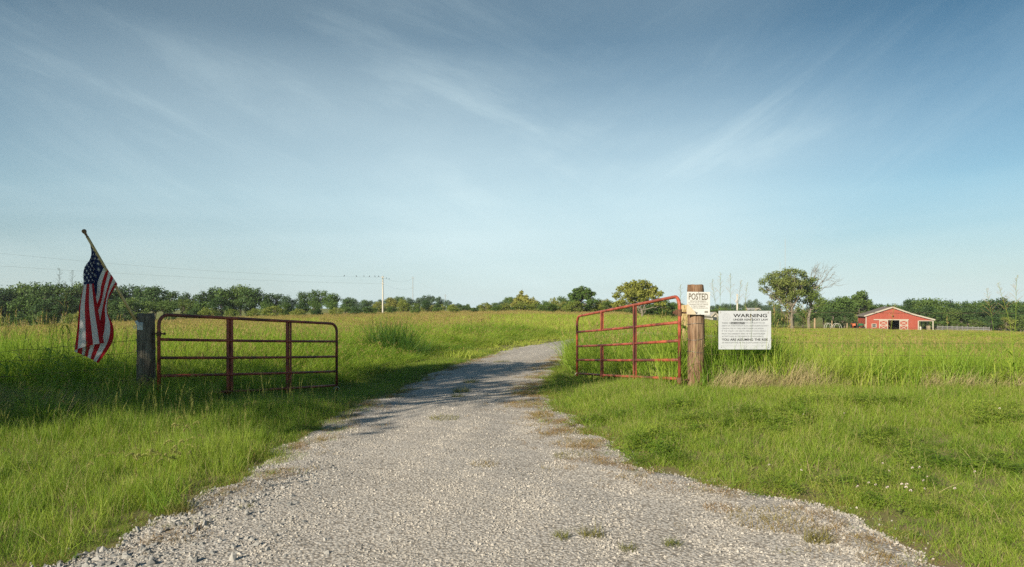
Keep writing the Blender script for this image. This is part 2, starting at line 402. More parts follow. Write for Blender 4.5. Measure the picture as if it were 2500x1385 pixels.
G_FOX = leafmat('foxtail_heads', [(0.22, 0.25, 0.07), (0.28, 0.29, 0.09), (0.34, 0.32, 0.12)], 0.8, 0.35, 0.5)
G_WEED = leafmat('gravel_weed_leaves', [(0.13, 0.16, 0.04), (0.20, 0.20, 0.06), (0.24, 0.20, 0.07)], 0.7, 0.3, 1.5)
G_BROWN = leafmat('withered_grass', [(0.20, 0.13, 0.06), (0.30, 0.20, 0.09), (0.26, 0.26, 0.08)], 0.9, 0.25, 1.5)
G_FAR = leafmat('far_meadow_grass', [(0.20, 0.31, 0.035), (0.32, 0.41, 0.055), (0.41, 0.46, 0.085), (0.46, 0.43, 0.14)], 0.6, 0.4, 0.045)
def cl_verge(i):
    S = seeds(rng, 1 if i % 4 == 0 else 0, 0.1, 0.26, 0.07, 0.005, stem=0.0012)
    V, Q = blades(rng, 56, 0.14, 0.19, 0.0042, 0.5, 0.58, 3, 0.65)
    V2, Q2 = blades(rng, 12 if i % 3 == 0 else 5, 0.13, 0.16, 0.004, 0.6, 0.5, 3, 0.5)
    a, b, c = join([(V, Q, 0), (V2, Q2, 1), (S[0], S[1], 1)]); c = c[:len(Q) + len(Q2)] + [2] * (len(c) - len(Q) - len(Q2)); return proto_mesh('verge_clump_%d' % i, a, b, [G_VERGE, G_DRY, G_FOX], c)
def cl_clover(i):
    V = []; Fc = []
    for _ in range(60):
        x, y = rng.normal(0, 0.06, 2); z = rng.uniform(0.04, 0.12); s = rng.uniform(0.006, 0.011); a0 = rng.uniform(0, 6.28)
        for k in range(3):
            a = a0 + k * 2.094; t = rng.uniform(-0.3, 0.5); b = len(V); d = Vector((math.cos(a), math.sin(a), t)); p = Vector((-math.sin(a), math.cos(a), 0))
            c = Vector((x, y, z)); V.extend([tuple(c), tuple(c + d * s + p * s * .8), tuple(c + d * s * 2), tuple(c + d * s - p * s * .8)]); Fc.append((b, b + 1, b + 2, b + 3))
    return proto_mesh('clover_clump_%d' % i, V, Fc, [G_VERGE])
def cl_tall(i, n=46, h=1.0, w=0.011, rad=0.22, sd=1):
    V, Q = blades(rng, n, rad, h, w, 0.16, 0.42, 5, 0.55)
    S = seeds(rng, sd, rad, h * 1.10, 0.16, 0.010)
    V2, Q2 = blades(rng, max(2, n // 10), rad, h * 0.7, w * .8, 0.4, 0.5, 4, 0.5)
    a, b, c = join([(V, Q, 0), S and (S[0], S[1], [0 if q == 0 else 1 for q in S[2]]), (V2, Q2, 2)])
    return proto_mesh('tall_clump_%d' % i, a, b, [G_TALL, G_SEED, G_DRY], c)
def cl_far(i, green=True):
    V, Q = blades(rng, 34, 0.55, 0.75, 0.03, 0.2, 0.35, 2, 0.6)
    S = seeds(rng, i % 2 if green else 12, 0.55, 0.95, 0.20, 0.028, stem=0.005)
    a, b, c = join([(V, Q, 0), (S[0], S[1], S[2])]); return proto_mesh('far_clump_%d' % i, a, b, [G_FAR, G_SEED], c)
def vnoise(x, y, s, seed=0):
    return 0.5 + 0.25 * (np.sin(x * s + seed) * np.cos(y * s * 1.3 + seed * 2) + np.sin((x + y) * s * 0.7 + seed * 3) * np.cos((x - y) * s * 1.9 + seed))
def wedge(D0, D1, dens, umax=0.80, side=1.2):
    """random points inside the field of view between two depths"""
    A = umax * (D1 ** 2 - D0 ** 2) + 2 * side * (D1 - D0); n = int(A * dens)
    y = np.sqrt(rng.uniform(D0 ** 2, D1 ** 2, n)); x = rng.uniform(-1, 1, n) * (umax * y + side)
    return x, y
def put(name, x, y, z, sc, protos, tagg, tilt=0.12, hs=None, rz=None):
    n = len(x); rot = np.stack([rng.normal(0, tilt, n), rng.normal(0, tilt, n), rng.uniform(0, 6.283, n) if rz is None else rz], -1)
    s = np.stack([sc, sc, sc if hs is None else hs], -1)
    return scatter(name, np.stack([x, y, z], -1), rot, s, rng.integers(0, len(protos), n), protos, tagg)
FENCE_Y = 10.72
def tall_zone(x, y):
    """1 where nobody mows: beyond the wire on the right, the field on the left"""
    d = road_d(x, y)
    right = (x > 1.6) & (y > FENCE_Y - 0.10 + 0.15 * np.sin(x * 2.3)) & ((x > 2.55) | (x > 2.9 - (y - FENCE_Y) * 0.18))
    right = right & (d > 0.5) & (x > xr(y))
    left = (x < xl(y)) & (((x < -5.0 + 0.3 * np.sin(y * 1.9)) & (y > 8.3 + 0.4 * np.sin(x * 1.7))) | ((y > 11.6 + (x + 5.2) * 1.7 + 0.4 * np.sin(x * 2.9)) & (d > 1.7)))
    return right | left
def grass():
    # mown verge: everything near that is neither gravel nor the unmown zone
    x, y = wedge(3.2, 26, 140, 0.80, 1.6)
    keep = rng.uniform(0, 1, len(x)) < np.clip(14.0 / y, 0.25, 1) ** 1.3
    x, y = x[keep], y[keep]; d = road_d(x, y)
    ragged = 0.17 * np.sin(x * 5.1 + y * 3.3) + 0.13 * np.sin(y * 8.7 - x * 4.0) + 0.09 * np.sin(y * 19 + x * 11) + 0.12 * rng.normal(size=len(x))
    k = (d > ragged - 0.08) & (d > -0.34) & ~tall_zone(x, y); x, y, d = x[k], y[k], d[k]
    edge = np.clip((d + 0.12) / 0.55, 0.30, 1)
    sc = (0.75 + 0.5 * vnoise(x, y, 1.3, 2)) * (0.75 + 0.25 * edge) * np.clip(y / 9, 0.8, 1.3)
    hs = sc * edge * rng.uniform(0.65, 1.25, len(x)) * (0.72 + 0.75 * vnoise(x, y, 2.3, 21) * (0.4 + vnoise(x, y, 0.8, 5)))
    left = (x < 0); hs = np.where(left & (y < 10), hs * (1.25 + 0.9 * vnoise(x, y, 1.6, 12)), hs); hs = np.where(y > 10.0, hs * np.where(x < 0, 0.5, 0.72), hs)
    brown = (d < 0.15 + 0.35 * vnoise(x, y, 2.7, 5)) & (rng.uniform(0, 1, len(x)) < 0.8)
    cl = (~brown) & (x > 0) & (y < 9) & (vnoise(x, y, 1.9, 9) > 0.55) & (rng.uniform(0, 1, len(x)) < 0.35)
    ve = np.ones(len(x), bool)
    put('mown_grass', x[ve], y[ve], terrain(x[ve], y[ve]), sc[ve], [cl_verge(i) for i in range(8)],
        ('short bright green grass on the verges either side of the gravel drive', 'grass'), 0.15, hs[ve])
    put('clover_leaves', x[cl], y[cl], terrain(x[cl], y[cl]), sc[cl] * 1.1, [cl_clover(i) for i in range(4)],
        ('low clover leaves growing among the grass at right foreground', 'clover'), 0.15)
    pr = []
    for i in range(4):
        V, Q = blades(rng, 34, 0.13, 0.10, 0.004, 0.8, 0.5, 3, 0.6); pr.append(proto_mesh('brown_clump_%d' % i, V, Q, [G_BROWN]))
    put('withered_edge_grass', x[brown], y[brown], terrain(x[brown], y[brown]), sc[brown], pr,
        ('thin brownish grass fraying onto the edge of the gravel', 'grass'), 0.25, hs[brown] * 1.4)
    # thin withered grass and weeds creeping onto the stones
    n = 5200; yy = rng.uniform(3.6, 24, n) ** 1.0; sd = rng.uniform(0, 1, n) < 0.68; q = np.abs(rng.normal(0, 0.30, n)); xx = np.where(sd, xr(yy) - q, xl(yy) + q * 0.6)
    kk = (vnoise(xx, yy, 3.1, 7) * 0.6 + 0.4 * vnoise(xx, yy, 9.0, 2) > 0.50) & (np.abs(xx) < 0.8 * yy + .6); xx, yy, q = xx[kk], yy[kk], q[kk]
    put('creeping_edge_weeds', xx, yy, roadz(xx, yy) + 0.004, rng.uniform(0.35, 0.8, len(xx)), pr, ('sparse brown weeds creeping from the verges onto the stones', 'weeds'), 0.3, rng.uniform(0.3, 0.75, len(xx)))
    # long arching blades standing out of the verge
    lg = []
    for i in range(6):
        V, Q = blades(rng, 13, 0.12, 0.42, 0.0055, 0.45, 0.75, 5, 0.5); V2, Q2 = blades(rng, 5, 0.12, 0.36, 0.004, 0.6, 0.6, 4, 0.5)
        a, b, c = join([(V, Q, 0), (V2, Q2, 1)]); lg.append(proto_mesh('long_clump_%d' % i, a, b, [G_VERGE, G_DRY], c))
    x, y = wedge(3.6, 16, 9.0, 0.80, 1.6); d = road_d(x, y)
    k = (d > 0.12) & ~tall_zone(x, y) & (rng.uniform(0, 1, len(x)) < np.where(x < 0, 0.85, 0.45) * (0.25 + 1.3 * vnoise(x, y, 1.4, 17))) & ((y < 9.8) | ((x > 0) & (rng.uniform(0, 1, len(x)) < 0.4))); x, y = x[k], y[k]
    put('long_verge_grass', x, y, terrain(x, y), rng.uniform(0.8, 1.2, len(x)), lg, ('long arching grass blades standing above the verge turf', 'grass'), 0.2, rng.uniform(0.5, 1.05, len(x)) * np.where(x < 0, 1.0, 0.8))
    # unmown grass near
    x, y = wedge(8, 42, 24, 0.79, 1.5)
    keep = rng.uniform(0, 1, len(x)) < np.clip(20.0 / y, 0.3, 1) ** 1.2; x, y = x[keep], y[keep]
    k = tall_zone(x, y); x, y = x[k], y[k]
    h = np.full(len(x), 0.95)
    h = np.where(x > 1.6, np.where((y < 14.5) | ((y < 24) & (x / y < 0.26)), 0.92 + 0.25 * vnoise(x, y, 0.9, 1), 0.50), h)
    h = np.where((x > 4.3) & (y > FENCE_Y), h * 0.72, h)
    dl = xl(y) - x
    h = np.where(x < xl(y), np.clip(0.30 + (dl - 1.7) * 0.22, 0.3, 1.05) * np.where(y > 22, 0.8, 1.0), h)
    h = np.where((x < -4.6) & (y < 10.75), np.minimum(h, np.where(x > -7.6, 0.40, 0.62)), h)
    h = h * (0.62 + 0.7 * vnoise(x, y, 1.1, 4)) * rng.uniform(0.8, 1.15, len(x))
    sc = np.clip(y / 14, 0.85, 1.6)
    put('tall_grass', x, y, terrain(x, y), sc, [cl_tall(i) for i in range(8)],
        ('tall uncut bright green grass in the field behind the open gates', 'grass'), 0.10, h)
    # short meadow beside the far part of the drive, 20 to 60 m
    x, y = wedge(22, 75, 3.4, 0.79, 2)
    k = (road_d(x, y) > 0.1) & ~(tall_zone(x, y) & (y < 40)); x, y = x[k], y[k]
    d = road_d(x, y); h = np.clip(0.18 + 0.10 * d, 0.18, 0.85) * rng.uniform(0.7, 1.2, len(x)) * (0.35 + 1.3 * vnoise(x, y, 0.35, 6) * (0.5 + vnoise(x, y, 0.9, 15)))
    h = np.where(x > 0.28 * y, 0.30 * rng.uniform(0.6, 1.2, len(x)), h)
    put('field_grass', x, y, terrain(x, y), np.clip(y / 40, 0.8, 1.5), [cl_far(i) for i in range(5)],
        ('sunlit yellow green grass of the middle field beyond the shadow', 'grass'), 0.1, h)
    x, y = wedge(75, 215, 0.9, 0.78, 4)
    u = x / y; h = rng.uniform(0.6, 1.15, len(x)) * (0.75 + 0.5 * vnoise(x, y, 0.12, 8)); h = np.where(u > 0.27, h * 0.4, h)
    put('far_field_grass', x, y, terrain(x, y), np.full(len(x), 1.9), [cl_far(10 + i) for i in range(4)],
        ('far yellow green meadow reaching back to the treeline', 'grass'), 0.08, h)
    x, y = wedge(28, 190, 0.55, 0.78, 3)
    u = x / y; q = vnoise(x, y, 0.10, 3); k = (road_d(x, y) > 2.5) & (((u < -0.45) & (q > 0.3)) | ((u < -0.03) & (y > 42) & (q > 0.40)) | ((u < 0.18) & (y > 90) & (q > 0.46))) & (rng.uniform(0, 1, len(x)) < np.where(y > 70, 1.0, 0.75)) | ((u > 0.3) & (u < 0.8) & (y > 32) & (q > 0.45) & (rng.uniform(0, 1, len(x)) < 0.55)); x, y = x[k], y[k]
    put('reddish_seed_grass', x, y, terrain(x, y), np.full(len(x), 1.3), [cl_far(20 + i, False) for i in range(4)],
        ('reddish brown grass seed heads in bands across the far field', 'grass'), 0.08, rng.uniform(0.8, 1.25, len(x)) * np.where(x / y > 0.3, 0.42, 1.0))
    # bleached straw bent over at the foot of the wire fence, right of the post
    pr = []
    for i in range(5):
        V, Q = blades(rng, 30, 0.16, 0.75, 0.006, 0.55, 0.35, 4, 0.5, dirbias=0.0); pr.append(proto_mesh('straw_clump_%d' % i, V, Q, [G_DRY]))
    n = 150; x = np.concatenate([rng.uniform(3.1, 4.7, n), rng.uniform(6.2, 7.9, n // 3), rng.uniform(-8.2, -5.4, n // 2)]); y = FENCE_Y + rng.normal(-0.05, 0.22, len(x))
    k = (x < 0) & (rng.uniform(0, 1, len(x)) < 1); y = np.where(x < 0, 9.1 + rng.normal(0, 0.45, len(x)), y)
    hs = np.where(x > 5.1, 0.55, 0.85) * rng.uniform(0.5, 1.1, len(x)); hs = np.where(x < 0, 0.6, hs); hs = np.where((x > 2.9) & (x < 4.1), hs * 0.7, hs)
    put('straw_grass', x, y, terrain(x, y), np.full(len(x), 1.0), pr,
        ('pale bleached straw lying bent along the foot of the fences', 'straw'), 0.12, hs, rz=rng.normal(0.2, 0.5, len(x)))
grass()

def stones():
    mats = []
    def stone_mat(name, c1, c2):
        m, t, b = mat(name, c1, 0.92, 0, 0.15)
        oi = t.nodes.new('ShaderNodeObjectInfo'); n = noise(t, obj_co(t), 3.0, 3)
        c = ramp(t, M_(t, 'ADD', M_(t, 'MULTIPLY', oi.outputs['Random'], 0.8), M_(t, 'MULTIPLY', n, 0.2)), [(0.05, (c1[0] * .5, c1[1] * .5, c1[2] * .5)), (0.3, c1), (0.9, c2), (1.0, (c2[0] * .95, c2[1] * .82, c2[2] * .68))])
        t.links.new(c, b.inputs['Base Color']); return m
    ms = stone_mat('limestone_chips', (0.36, 0.34, 0.305), (0.49, 0.465, 0.42))
    mb = stone_mat('blue_grey_rock', (0.22, 0.225, 0.22), (0.40, 0.39, 0.365))
    import bmesh
    def st(i, m, nm):
        bm = bmesh.new(); bmesh.ops.create_icosphere(bm, subdivisions=1, radius=0.5)
        r = np.random.default_rng(100 + i); ax = r.uniform(0.65, 1.2, 3)
        pl = [(Vector(r.normal(size=3)).normalized(), r.uniform(0.26, 0.42)) for _ in range(7)]
        for v in bm.verts:
            for nn, dd in pl:
                q = v.co.dot(nn)
                if q > dd: v.co -= nn * (q - dd)
            v.co = Vector((v.co.x * ax[0], v.co.y * ax[1], v.co.z * ax[2] * 0.8))
        me = bpy.data.meshes.new(nm); bm.to_mesh(me); bm.free(); me.materials.append(m)
        return bpy.data.objects.new('%s_%d' % (nm, i), me)
    P = []; S = []
    def fill(y0, y1, dens, s0, s1, thin=0.0):
        a = min(float(np.min(xl(np.linspace(y0, y1, 20)))), -0.5); b = max(float(np.max(xr(np.linspace(y0, y1, 20)))), 0.5)
        n = int((b - a) * (y1 - y0) * dens); x = rng.uniform(a, b, n); y = rng.uniform(y0, y1, n)
        k = (road_d(x, y) < 0.12 * rng.uniform(0, 1, n)) & (np.abs(x) < 0.80 * y + 0.5)
        q = vnoise(x, y, 1.7, 11) * 0.6 + 0.4 * vnoise(x, y, 4.3, 3)
        k &= rng.uniform(0, 1, n) < np.clip(0.45 + 1.1 * (q - 0.25), 0.35, 1)
        sa = (x - xl(y)) / (xr(y) - xl(y)); tr = np.exp(-((sa - .30) / .10) ** 2) + np.exp(-((sa - .72) / .10) ** 2); k &= rng.uniform(0, 1, n) > 0.45 * tr
        x, y = x[k], y[k]; s = rng.uniform(0, 1, len(x)) ** 2.2 * (s1 - s0) + s0
        P.append(np.stack([x, y, roadz(x, y) - s * 0.10 - 0.004], -1)); S.append(s)
    fill(3.6, 6, 7500, 0.011, 0.030); fill(6, 9, 5500, 0.012, 0.029); fill(9, 14, 2400, 0.015, 0.030); fill(14, 30, 500, 0.018, 0.035)
    n = 4200; y = rng.uniform(3.6, 14, n); sd = rng.uniform(0, 1, n) < .5; q = np.abs(rng.normal(0, .13, n)); x = np.where(sd, xr(y) + q, xl(y) - q)
    s = rng.uniform(.007, .022, n); P.append(np.stack([x, y, np.where(road_d(x, y) < .2, roadz(x, y), terrain(x, y)) + .002], -1)); S.append(s)
    P = np.concatenate(P); S = np.concatenate(S); n = len(S)
    scatter('gravel', P, rng.uniform(0, 6.28, (n, 3)), np.stack([S * rng.uniform(.8, 1.5, n), S * rng.uniform(.8, 1.3, n), S * rng.uniform(.6, 1.1, n)], -1),
            rng.integers(0, 8, n), [st(i, ms, 'stone_chip') for i in range(8)], ('pale limestone gravel chips covering the drive', 'gravel'))
    # coarse rock spilled at the lower left corner
    xs = []; n = 9000
    x = rng.uniform(-3.3, -0.6, n); y = rng.uniform(3.5, 6.6, n); e = xl(y)
    k = (x > e - 0.12) & (rng.uniform(0, 1, n) < np.exp(-((x - e) / 0.55) ** 2) * 1.0); x, y = x[k], y[k]
    s = rng.uniform(0, 1, len(x)) ** 2.6 * 0.052 + 0.015; s *= np.clip(1.25 - (y - 3.8) * 0.2, 0.6, 1.2); n = len(x)
    scatter('coarse_gravel', np.stack([x, y, roadz(x, y) - s * 0.14], -1), rng.uniform(0, 6.28, (n, 3)), np.stack([s * rng.uniform(.9, 1.6, n), s, s * rng.uniform(.6, 1, n)], -1),
            rng.integers(0, 8, n), [st(20 + i, mb, 'rock') for i in range(8)], ('coarse blue grey rocks spilled along the left edge of the gravel', 'rocks'))
stones()

# ---------------------------------------------------------------- trees
BARK = noisy('bark', (0.10, 0.085, 0.065), (0.22, 0.195, 0.16), 14, 0.95, 0.6, 0.05, 0.1, (1, 1, 0.2))
BARK_PALE = noisy('pale_bark', (0.15, 0.13, 0.10), (0.27, 0.24, 0.19), 10, 0.95, 0.5, 0.05, 0.1, (1, 1, 0.25))
L_DARK = leafmat('dark_leaves', [(0.0396, 0.0841, 0.0261), (0.0639, 0.1232, 0.0348), (0.099, 0.1595, 0.0464)], 0.6, 0.25, 0.03, 1.1)
L_MID = leafmat('mid_leaves', [(0.0685, 0.1334, 0.029), (0.1142, 0.1885, 0.0435), (0.1599, 0.2175, 0.0551)], 0.6, 0.28, 0.05, 1.1)
L_YEL = leafmat('yellow_green_leaves', [(0.1522, 0.2248, 0.0406), (0.236, 0.2828, 0.058), (0.3121, 0.29, 0.087)], 0.6, 0.3, 0.08, 1.1)
L_HAZED = leafmat('haze_tinted_leaves', [(0.066, 0.12, 0.066), (0.096, 0.156, 0.09), (0.12, 0.174, 0.096)], 0.6, 0.25, 0.03, 1.05)  # distance haze mixed into the leaf colour of far trees
def leaf_cloud(rg, lobes, per, size, squash=0.85, fill=0.30):
    """leaf-sized faces spread through rounded masses: lobes = (centre, radius[, density])"""
    Vs = []; 
    for lb in lobes:
        c, r = lb[0], lb[1]; dn = lb[2] if len(lb) > 2 else 1.0
        n = max(6, int(per * dn * r * r / (size * size)))
        d = rg.normal(size=(n, 3)); d /= np.linalg.norm(d, axis=1)[:, None]
        rad = r * np.where(rg.uniform(0, 1, n) < fill, rg.uniform(0.35, 0.9, n), rg.uniform(0.82, 1.06, n))
        w = 0.82 + 0.24 * np.sin(d[:, 0] * 5 + rg.uniform(0, 6)) * np.cos(d[:, 2] * 6 + rg.uniform(0, 6)) + 0.12 * np.sin(d[:, 1] * 11 + rg.uniform(0, 6))
        p = np.array(c)[None] + d * (rad * w)[:, None] * np.array([1, 1, squash])[None]
        nr = d * 0.9 + rg.normal(size=(n, 3)) * 0.75; nr[:, 2] += 0.25; nr /= np.linalg.norm(nr, axis=1)[:, None]
        a = rg.normal(size=(n, 3)); u = np.cross(nr, a); u /= np.linalg.norm(u, axis=1)[:, None]; v = np.cross(nr, u)
        s = size * rg.uniform(0.55, 1.35, n)[:, None]
        Vs.append(np.stack([p - u * s * 0.62, p - v * s * 0.42, p + u * s * 0.62, p + v * s * 0.42], 1).reshape(-1, 3))
    V = np.concatenate(Vs, 0); n = len(V) // 4
    return V, np.arange(n * 4).reshape(n, 4)
def cloud_object(name, V, Q, m, parent=None):
    me = bpy.data.meshes.new(name); n = len(V); f = len(Q)
    me.vertices.add(n); me.vertices.foreach_set('co', V.astype(np.float32).ravel())
    me.loops.add(f * 4); me.loops.foreach_set('vertex_index', Q.astype(np.int32).ravel())
    me.polygons.add(f); me.polygons.foreach_set('loop_start', np.arange(0, f * 4, 4, dtype=np.int32))
    me.update(calc_edges=True); me.materials.append(m)
    o = bpy.data.objects.new(name, me); COL.objects.link(o)
    if parent: o.parent = parent
    return o
def limb(b, p, q, r0, r1, rg, k=5, wob=0.08, n=6):
    p = Vector(p); q = Vector(q); L = (q - p).length; pts = []
    o = [Vector(rg.normal(size=3)) * wob * L for _ in range(k + 1)]
    for i in range(k + 1):
        s = i / k; e = math.sin(math.pi * s); pts.append(p.lerp(q, s) + o[i] * e * 0.5 + Vector((0, 0, -0.08 * L * e)))
    b.tube(pts, [r0 + (r1 - r0) * i / k for i in range(k + 1)], n)
def generic_tree(seed, style, m, bark):
    """10 m tall tree built at the origin: an Empty, its trunk and its crown"""
    rg = np.random.default_rng(seed); root = empty('tree', (0, 0, 0))
    H = 10.0; lobes = []
    if style == 'round': cz, rx, rz, nl, lr = 6.0, 3.6, 3.6, 26, (1.0, 1.9)
    elif style == 'tall': cz, rx, rz, nl, lr = 6.0, 2.6, 4.0, 24, (0.8, 1.6)
    elif style == 'spread': cz, rx, rz, nl, lr = 6.4, 4.6, 3.0, 30, (0.9, 1.7)
    else: cz, rx, rz, nl, lr = 5.0, 3.9, 4.6, 30, (0.9, 1.8)
    for i in range(nl):
        d = rg.normal(size=3); d /= np.linalg.norm(d); q = rg.uniform(0.35, 1.0) ** 0.6; r = rg.uniform(*lr)
        c = Vector((d[0] * (rx - r * .6) * q, d[1] * (rx - r * .6) * q, cz + d[2] * (rz - r * .7) * q))
        lobes.append((tuple(c), r))
    b = MB(); top = Vector((rg.normal() * .3, rg.normal() * .3, cz + 1)); limb(b, (0, 0, -0.5), top, 0.28, 0.10, rg, 6, 0.04, 8)
    for c, r in lobes[::3]: limb(b, Vector((0, 0, -0.5)).lerp(top, rg.uniform(0.35, 0.8)), c, 0.11, 0.03, rg)
    b.build('trunk', bark, root)
    V, Q = leaf_cloud(rg, lobes, 6.2, 0.34); cloud_object('crown', V, Q, m, root)
    return root
protos = []
for i, (st_, m) in enumerate([('round', L_DARK), ('tall', L_DARK), ('bushy', L_DARK), ('round', L_MID), ('spread', L_MID), ('bushy', L_MID), ('round', L_YEL), ('bushy', L_YEL), ('round', L_HAZED), ('bushy', L_HAZED)]):
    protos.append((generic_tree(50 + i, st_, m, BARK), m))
used_p = set()
LOOK = {L_DARK.name: 'dark green', L_MID.name: 'mid green', L_YEL.name: 'yellow green', L_HAZED.name: 'haze tinted blue green'}
MARKS = [(-200, 'the left edge of the photo'), (235, 'the flag'), (356, 'the left gate post'), (562, 'the first upright of the left gate'), (706, 'the second upright of the left gate'), (825, 'the end of the left gate'), (935, 'the white utility pole'), (1008, 'the thin second pole'), (1170, 'the dip in the treeline'), (1408, 'the end of the right gate'), (1550, 'the middle upright of the right gate'), (1697, 'the right gate post'), (1818, 'the warning sign'), (1955, 'the big airy tree'), (2100, 'the left wall of the barn'), (2280, 'the open shed of the barn')]
ORD = ['first', 'second', 'third', 'fourth', 'fifth', 'sixth', 'seventh', 'eighth', 'ninth', 'tenth', 'eleventh', 'twelfth', 'thirteenth', 'fourteenth', 'fifteenth', 'sixteenth', 'seventeenth', 'eighteenth', 'nineteenth', 'twentieth', 'twenty-first', 'twenty-second', 'twenty-third', 'twenty-fourth']
planted = []
def plant(px, ytop, D, pi, wide=1.0, noun='tree', low=0.0):
    x = (px - CX) * D / F; z = float(terrain(x, D)) - low; H = CH - (ytop - HY) * D / F - z
    root, m = protos[pi]
    if pi in used_p:
        r = root.copy(); COL.objects.link(r)
        for ch in list(root.children):
            c = ch.copy(); COL.objects.link(c); c.parent = r
    else: r = root; used_p.add(pi)
    s = H / 9.0; r.location = (x, D, z); r.scale = (s * wide, s * wide, s); r.rotation_euler = (0, 0, random.uniform(0, 6.28))
    r.name = noun.replace(' ', '_'); planted.append((px, D, r, m.name, noun, H))
def label_trees():
    keys = {}
    for px, D, r, mn, noun, H in planted:
        mi = max(i for i, (mx, _) in enumerate(MARKS) if mx <= px); keys.setdefault((mi, mn, noun), []).append((px, D, r, H))
    for (mi, mn, noun), lst in keys.items():
        lst.sort(key=lambda t: t[0]); depth = len(set(round(t[1] / 45) for t in lst)) > 1
        for i, (px, D, r, H) in enumerate(lst):
            row = 'low ' if noun == 'bush' else ('tall ' if H > 11 else '')
            nth = '' if len(lst) == 1 else ORD[i] + ' '
            where = 'right of ' + MARKS[mi][1] if mi else 'from the left edge of the photo'
            tag(r, ('%s%s%s %s %s' % (nth, row, LOOK[mn], noun, where)), noun, 'bushes along the field edge' if noun == 'bush' else 'trees of the treeline')
prof = [(-120, 706), (0, 704), (35, 700), (70, 689), (100, 694), (130, 691), (165, 697), (200, 685), (235, 690), (275, 694), (330, 694), (365, 701), (400, 704), (450, 711), (500, 711), (530, 702), (560, 699), (600, 697), (625, 703), (645, 712), (680, 719), (700, 714), (740, 716), (780, 711), (800, 713), (830, 722), (850, 727), (885, 732), (915, 730), (960, 724), (1000, 728), (1050, 719), (1075, 726), (1092, 734), (1130, 739), (1160, 744), (1195, 741), (1230, 733), (1250, 724), (1300, 722), (1330, 727), (1355, 721), (1385, 712), (1470, 722), (1500, 716), (1640, 722), (1660, 736)]
PXs = np.array([p[0] for p in prof]); PYs = np.array([p[1] for p in prof])
def top_at(px): return float(np.interp(px, PXs, PYs))
random.seed(21)
# left wood: back row sets the skyline, a front row and low bushes stand before it
x = -60
while x < 910:
    D = 185 + random.uniform(-8, 14); 
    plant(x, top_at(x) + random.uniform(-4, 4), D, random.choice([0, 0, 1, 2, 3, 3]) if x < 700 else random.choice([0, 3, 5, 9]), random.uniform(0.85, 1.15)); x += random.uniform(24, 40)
x = -50
while x < 900:
    D = 158 + random.uniform(-8, 8); t = top_at(x)
    plant(x, t + (790 - t) * random.uniform(0.24, 0.42), D, random.choice([0, 2, 3, 5, 5, 2, 4]), random.uniform(1.1, 1.4)); x += random.uniform(30, 46)
x = -45
while x < 1180:
    D = 140 + random.uniform(-6, 6); t = 764 if x < 200 else (758 if x < 500 else 748)
    plant(x, t + random.uniform(-6, 6), D, random.choice([5, 7, 2, 5, 7]), random.uniform(1.3, 1.9), 'bush'); x += random.uniform(34, 60)
# middle: far wood with haze-tinted leaves and the nearer yellow green growth
x = 850
while x < 1270:
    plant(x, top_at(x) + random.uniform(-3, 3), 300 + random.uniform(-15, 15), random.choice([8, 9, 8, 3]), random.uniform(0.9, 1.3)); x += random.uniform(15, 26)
for x, t, p, w in [(925, 736, 7, 1.2), (955, 727, 6, 1.1), (985, 730, 7, 1.1), (1012, 738, 5, 1.3), (1040, 733, 0, 1.1), (1068, 740, 2, 1.2), (1105, 742, 7, 1.2), (1135, 745, 2, 1.3), (1195, 751, 7, 1.6)]: plant(x, t, 205, p, w)
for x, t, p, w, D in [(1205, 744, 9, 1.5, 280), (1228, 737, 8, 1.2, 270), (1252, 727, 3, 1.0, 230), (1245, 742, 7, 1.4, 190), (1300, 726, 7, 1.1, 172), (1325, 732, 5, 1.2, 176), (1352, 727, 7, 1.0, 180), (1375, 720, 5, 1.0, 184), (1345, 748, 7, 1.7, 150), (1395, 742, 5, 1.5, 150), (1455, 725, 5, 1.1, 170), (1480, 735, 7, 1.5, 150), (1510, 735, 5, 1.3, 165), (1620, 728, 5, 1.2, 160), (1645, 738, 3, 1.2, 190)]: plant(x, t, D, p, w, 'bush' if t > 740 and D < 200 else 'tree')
for x in range(1185, 1670, 24): plant(x + random.uniform(-7, 7), 741 + random.uniform(-6, 6) - (4 if x > 1300 else 0), 152 + random.uniform(-6, 10), random.choice([5, 7, 5, 7, 2]), random.uniform(1.4, 1.9), 'bush')
for x in range(905, 1180, 22): plant(x + random.uniform(-6, 6), 741 + random.uniform(-5, 5), 215 + random.uniform(-8, 10), random.choice([5, 7, 3, 2]), random.uniform(1.3, 1.7))
# distant rise between the posts and the big tree
x = 1590
while x < 1900:
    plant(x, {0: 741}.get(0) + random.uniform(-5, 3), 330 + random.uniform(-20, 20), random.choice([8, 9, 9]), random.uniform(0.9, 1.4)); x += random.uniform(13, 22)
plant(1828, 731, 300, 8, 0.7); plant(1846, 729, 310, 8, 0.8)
x = 1700
while x < 1900:
    plant(x, 752 + random.uniform(-5, 4), 240 + random.uniform(-10, 10), random.choice([5, 9, 4]), random.uniform(1.2, 1.7)); x += random.uniform(17, 28)
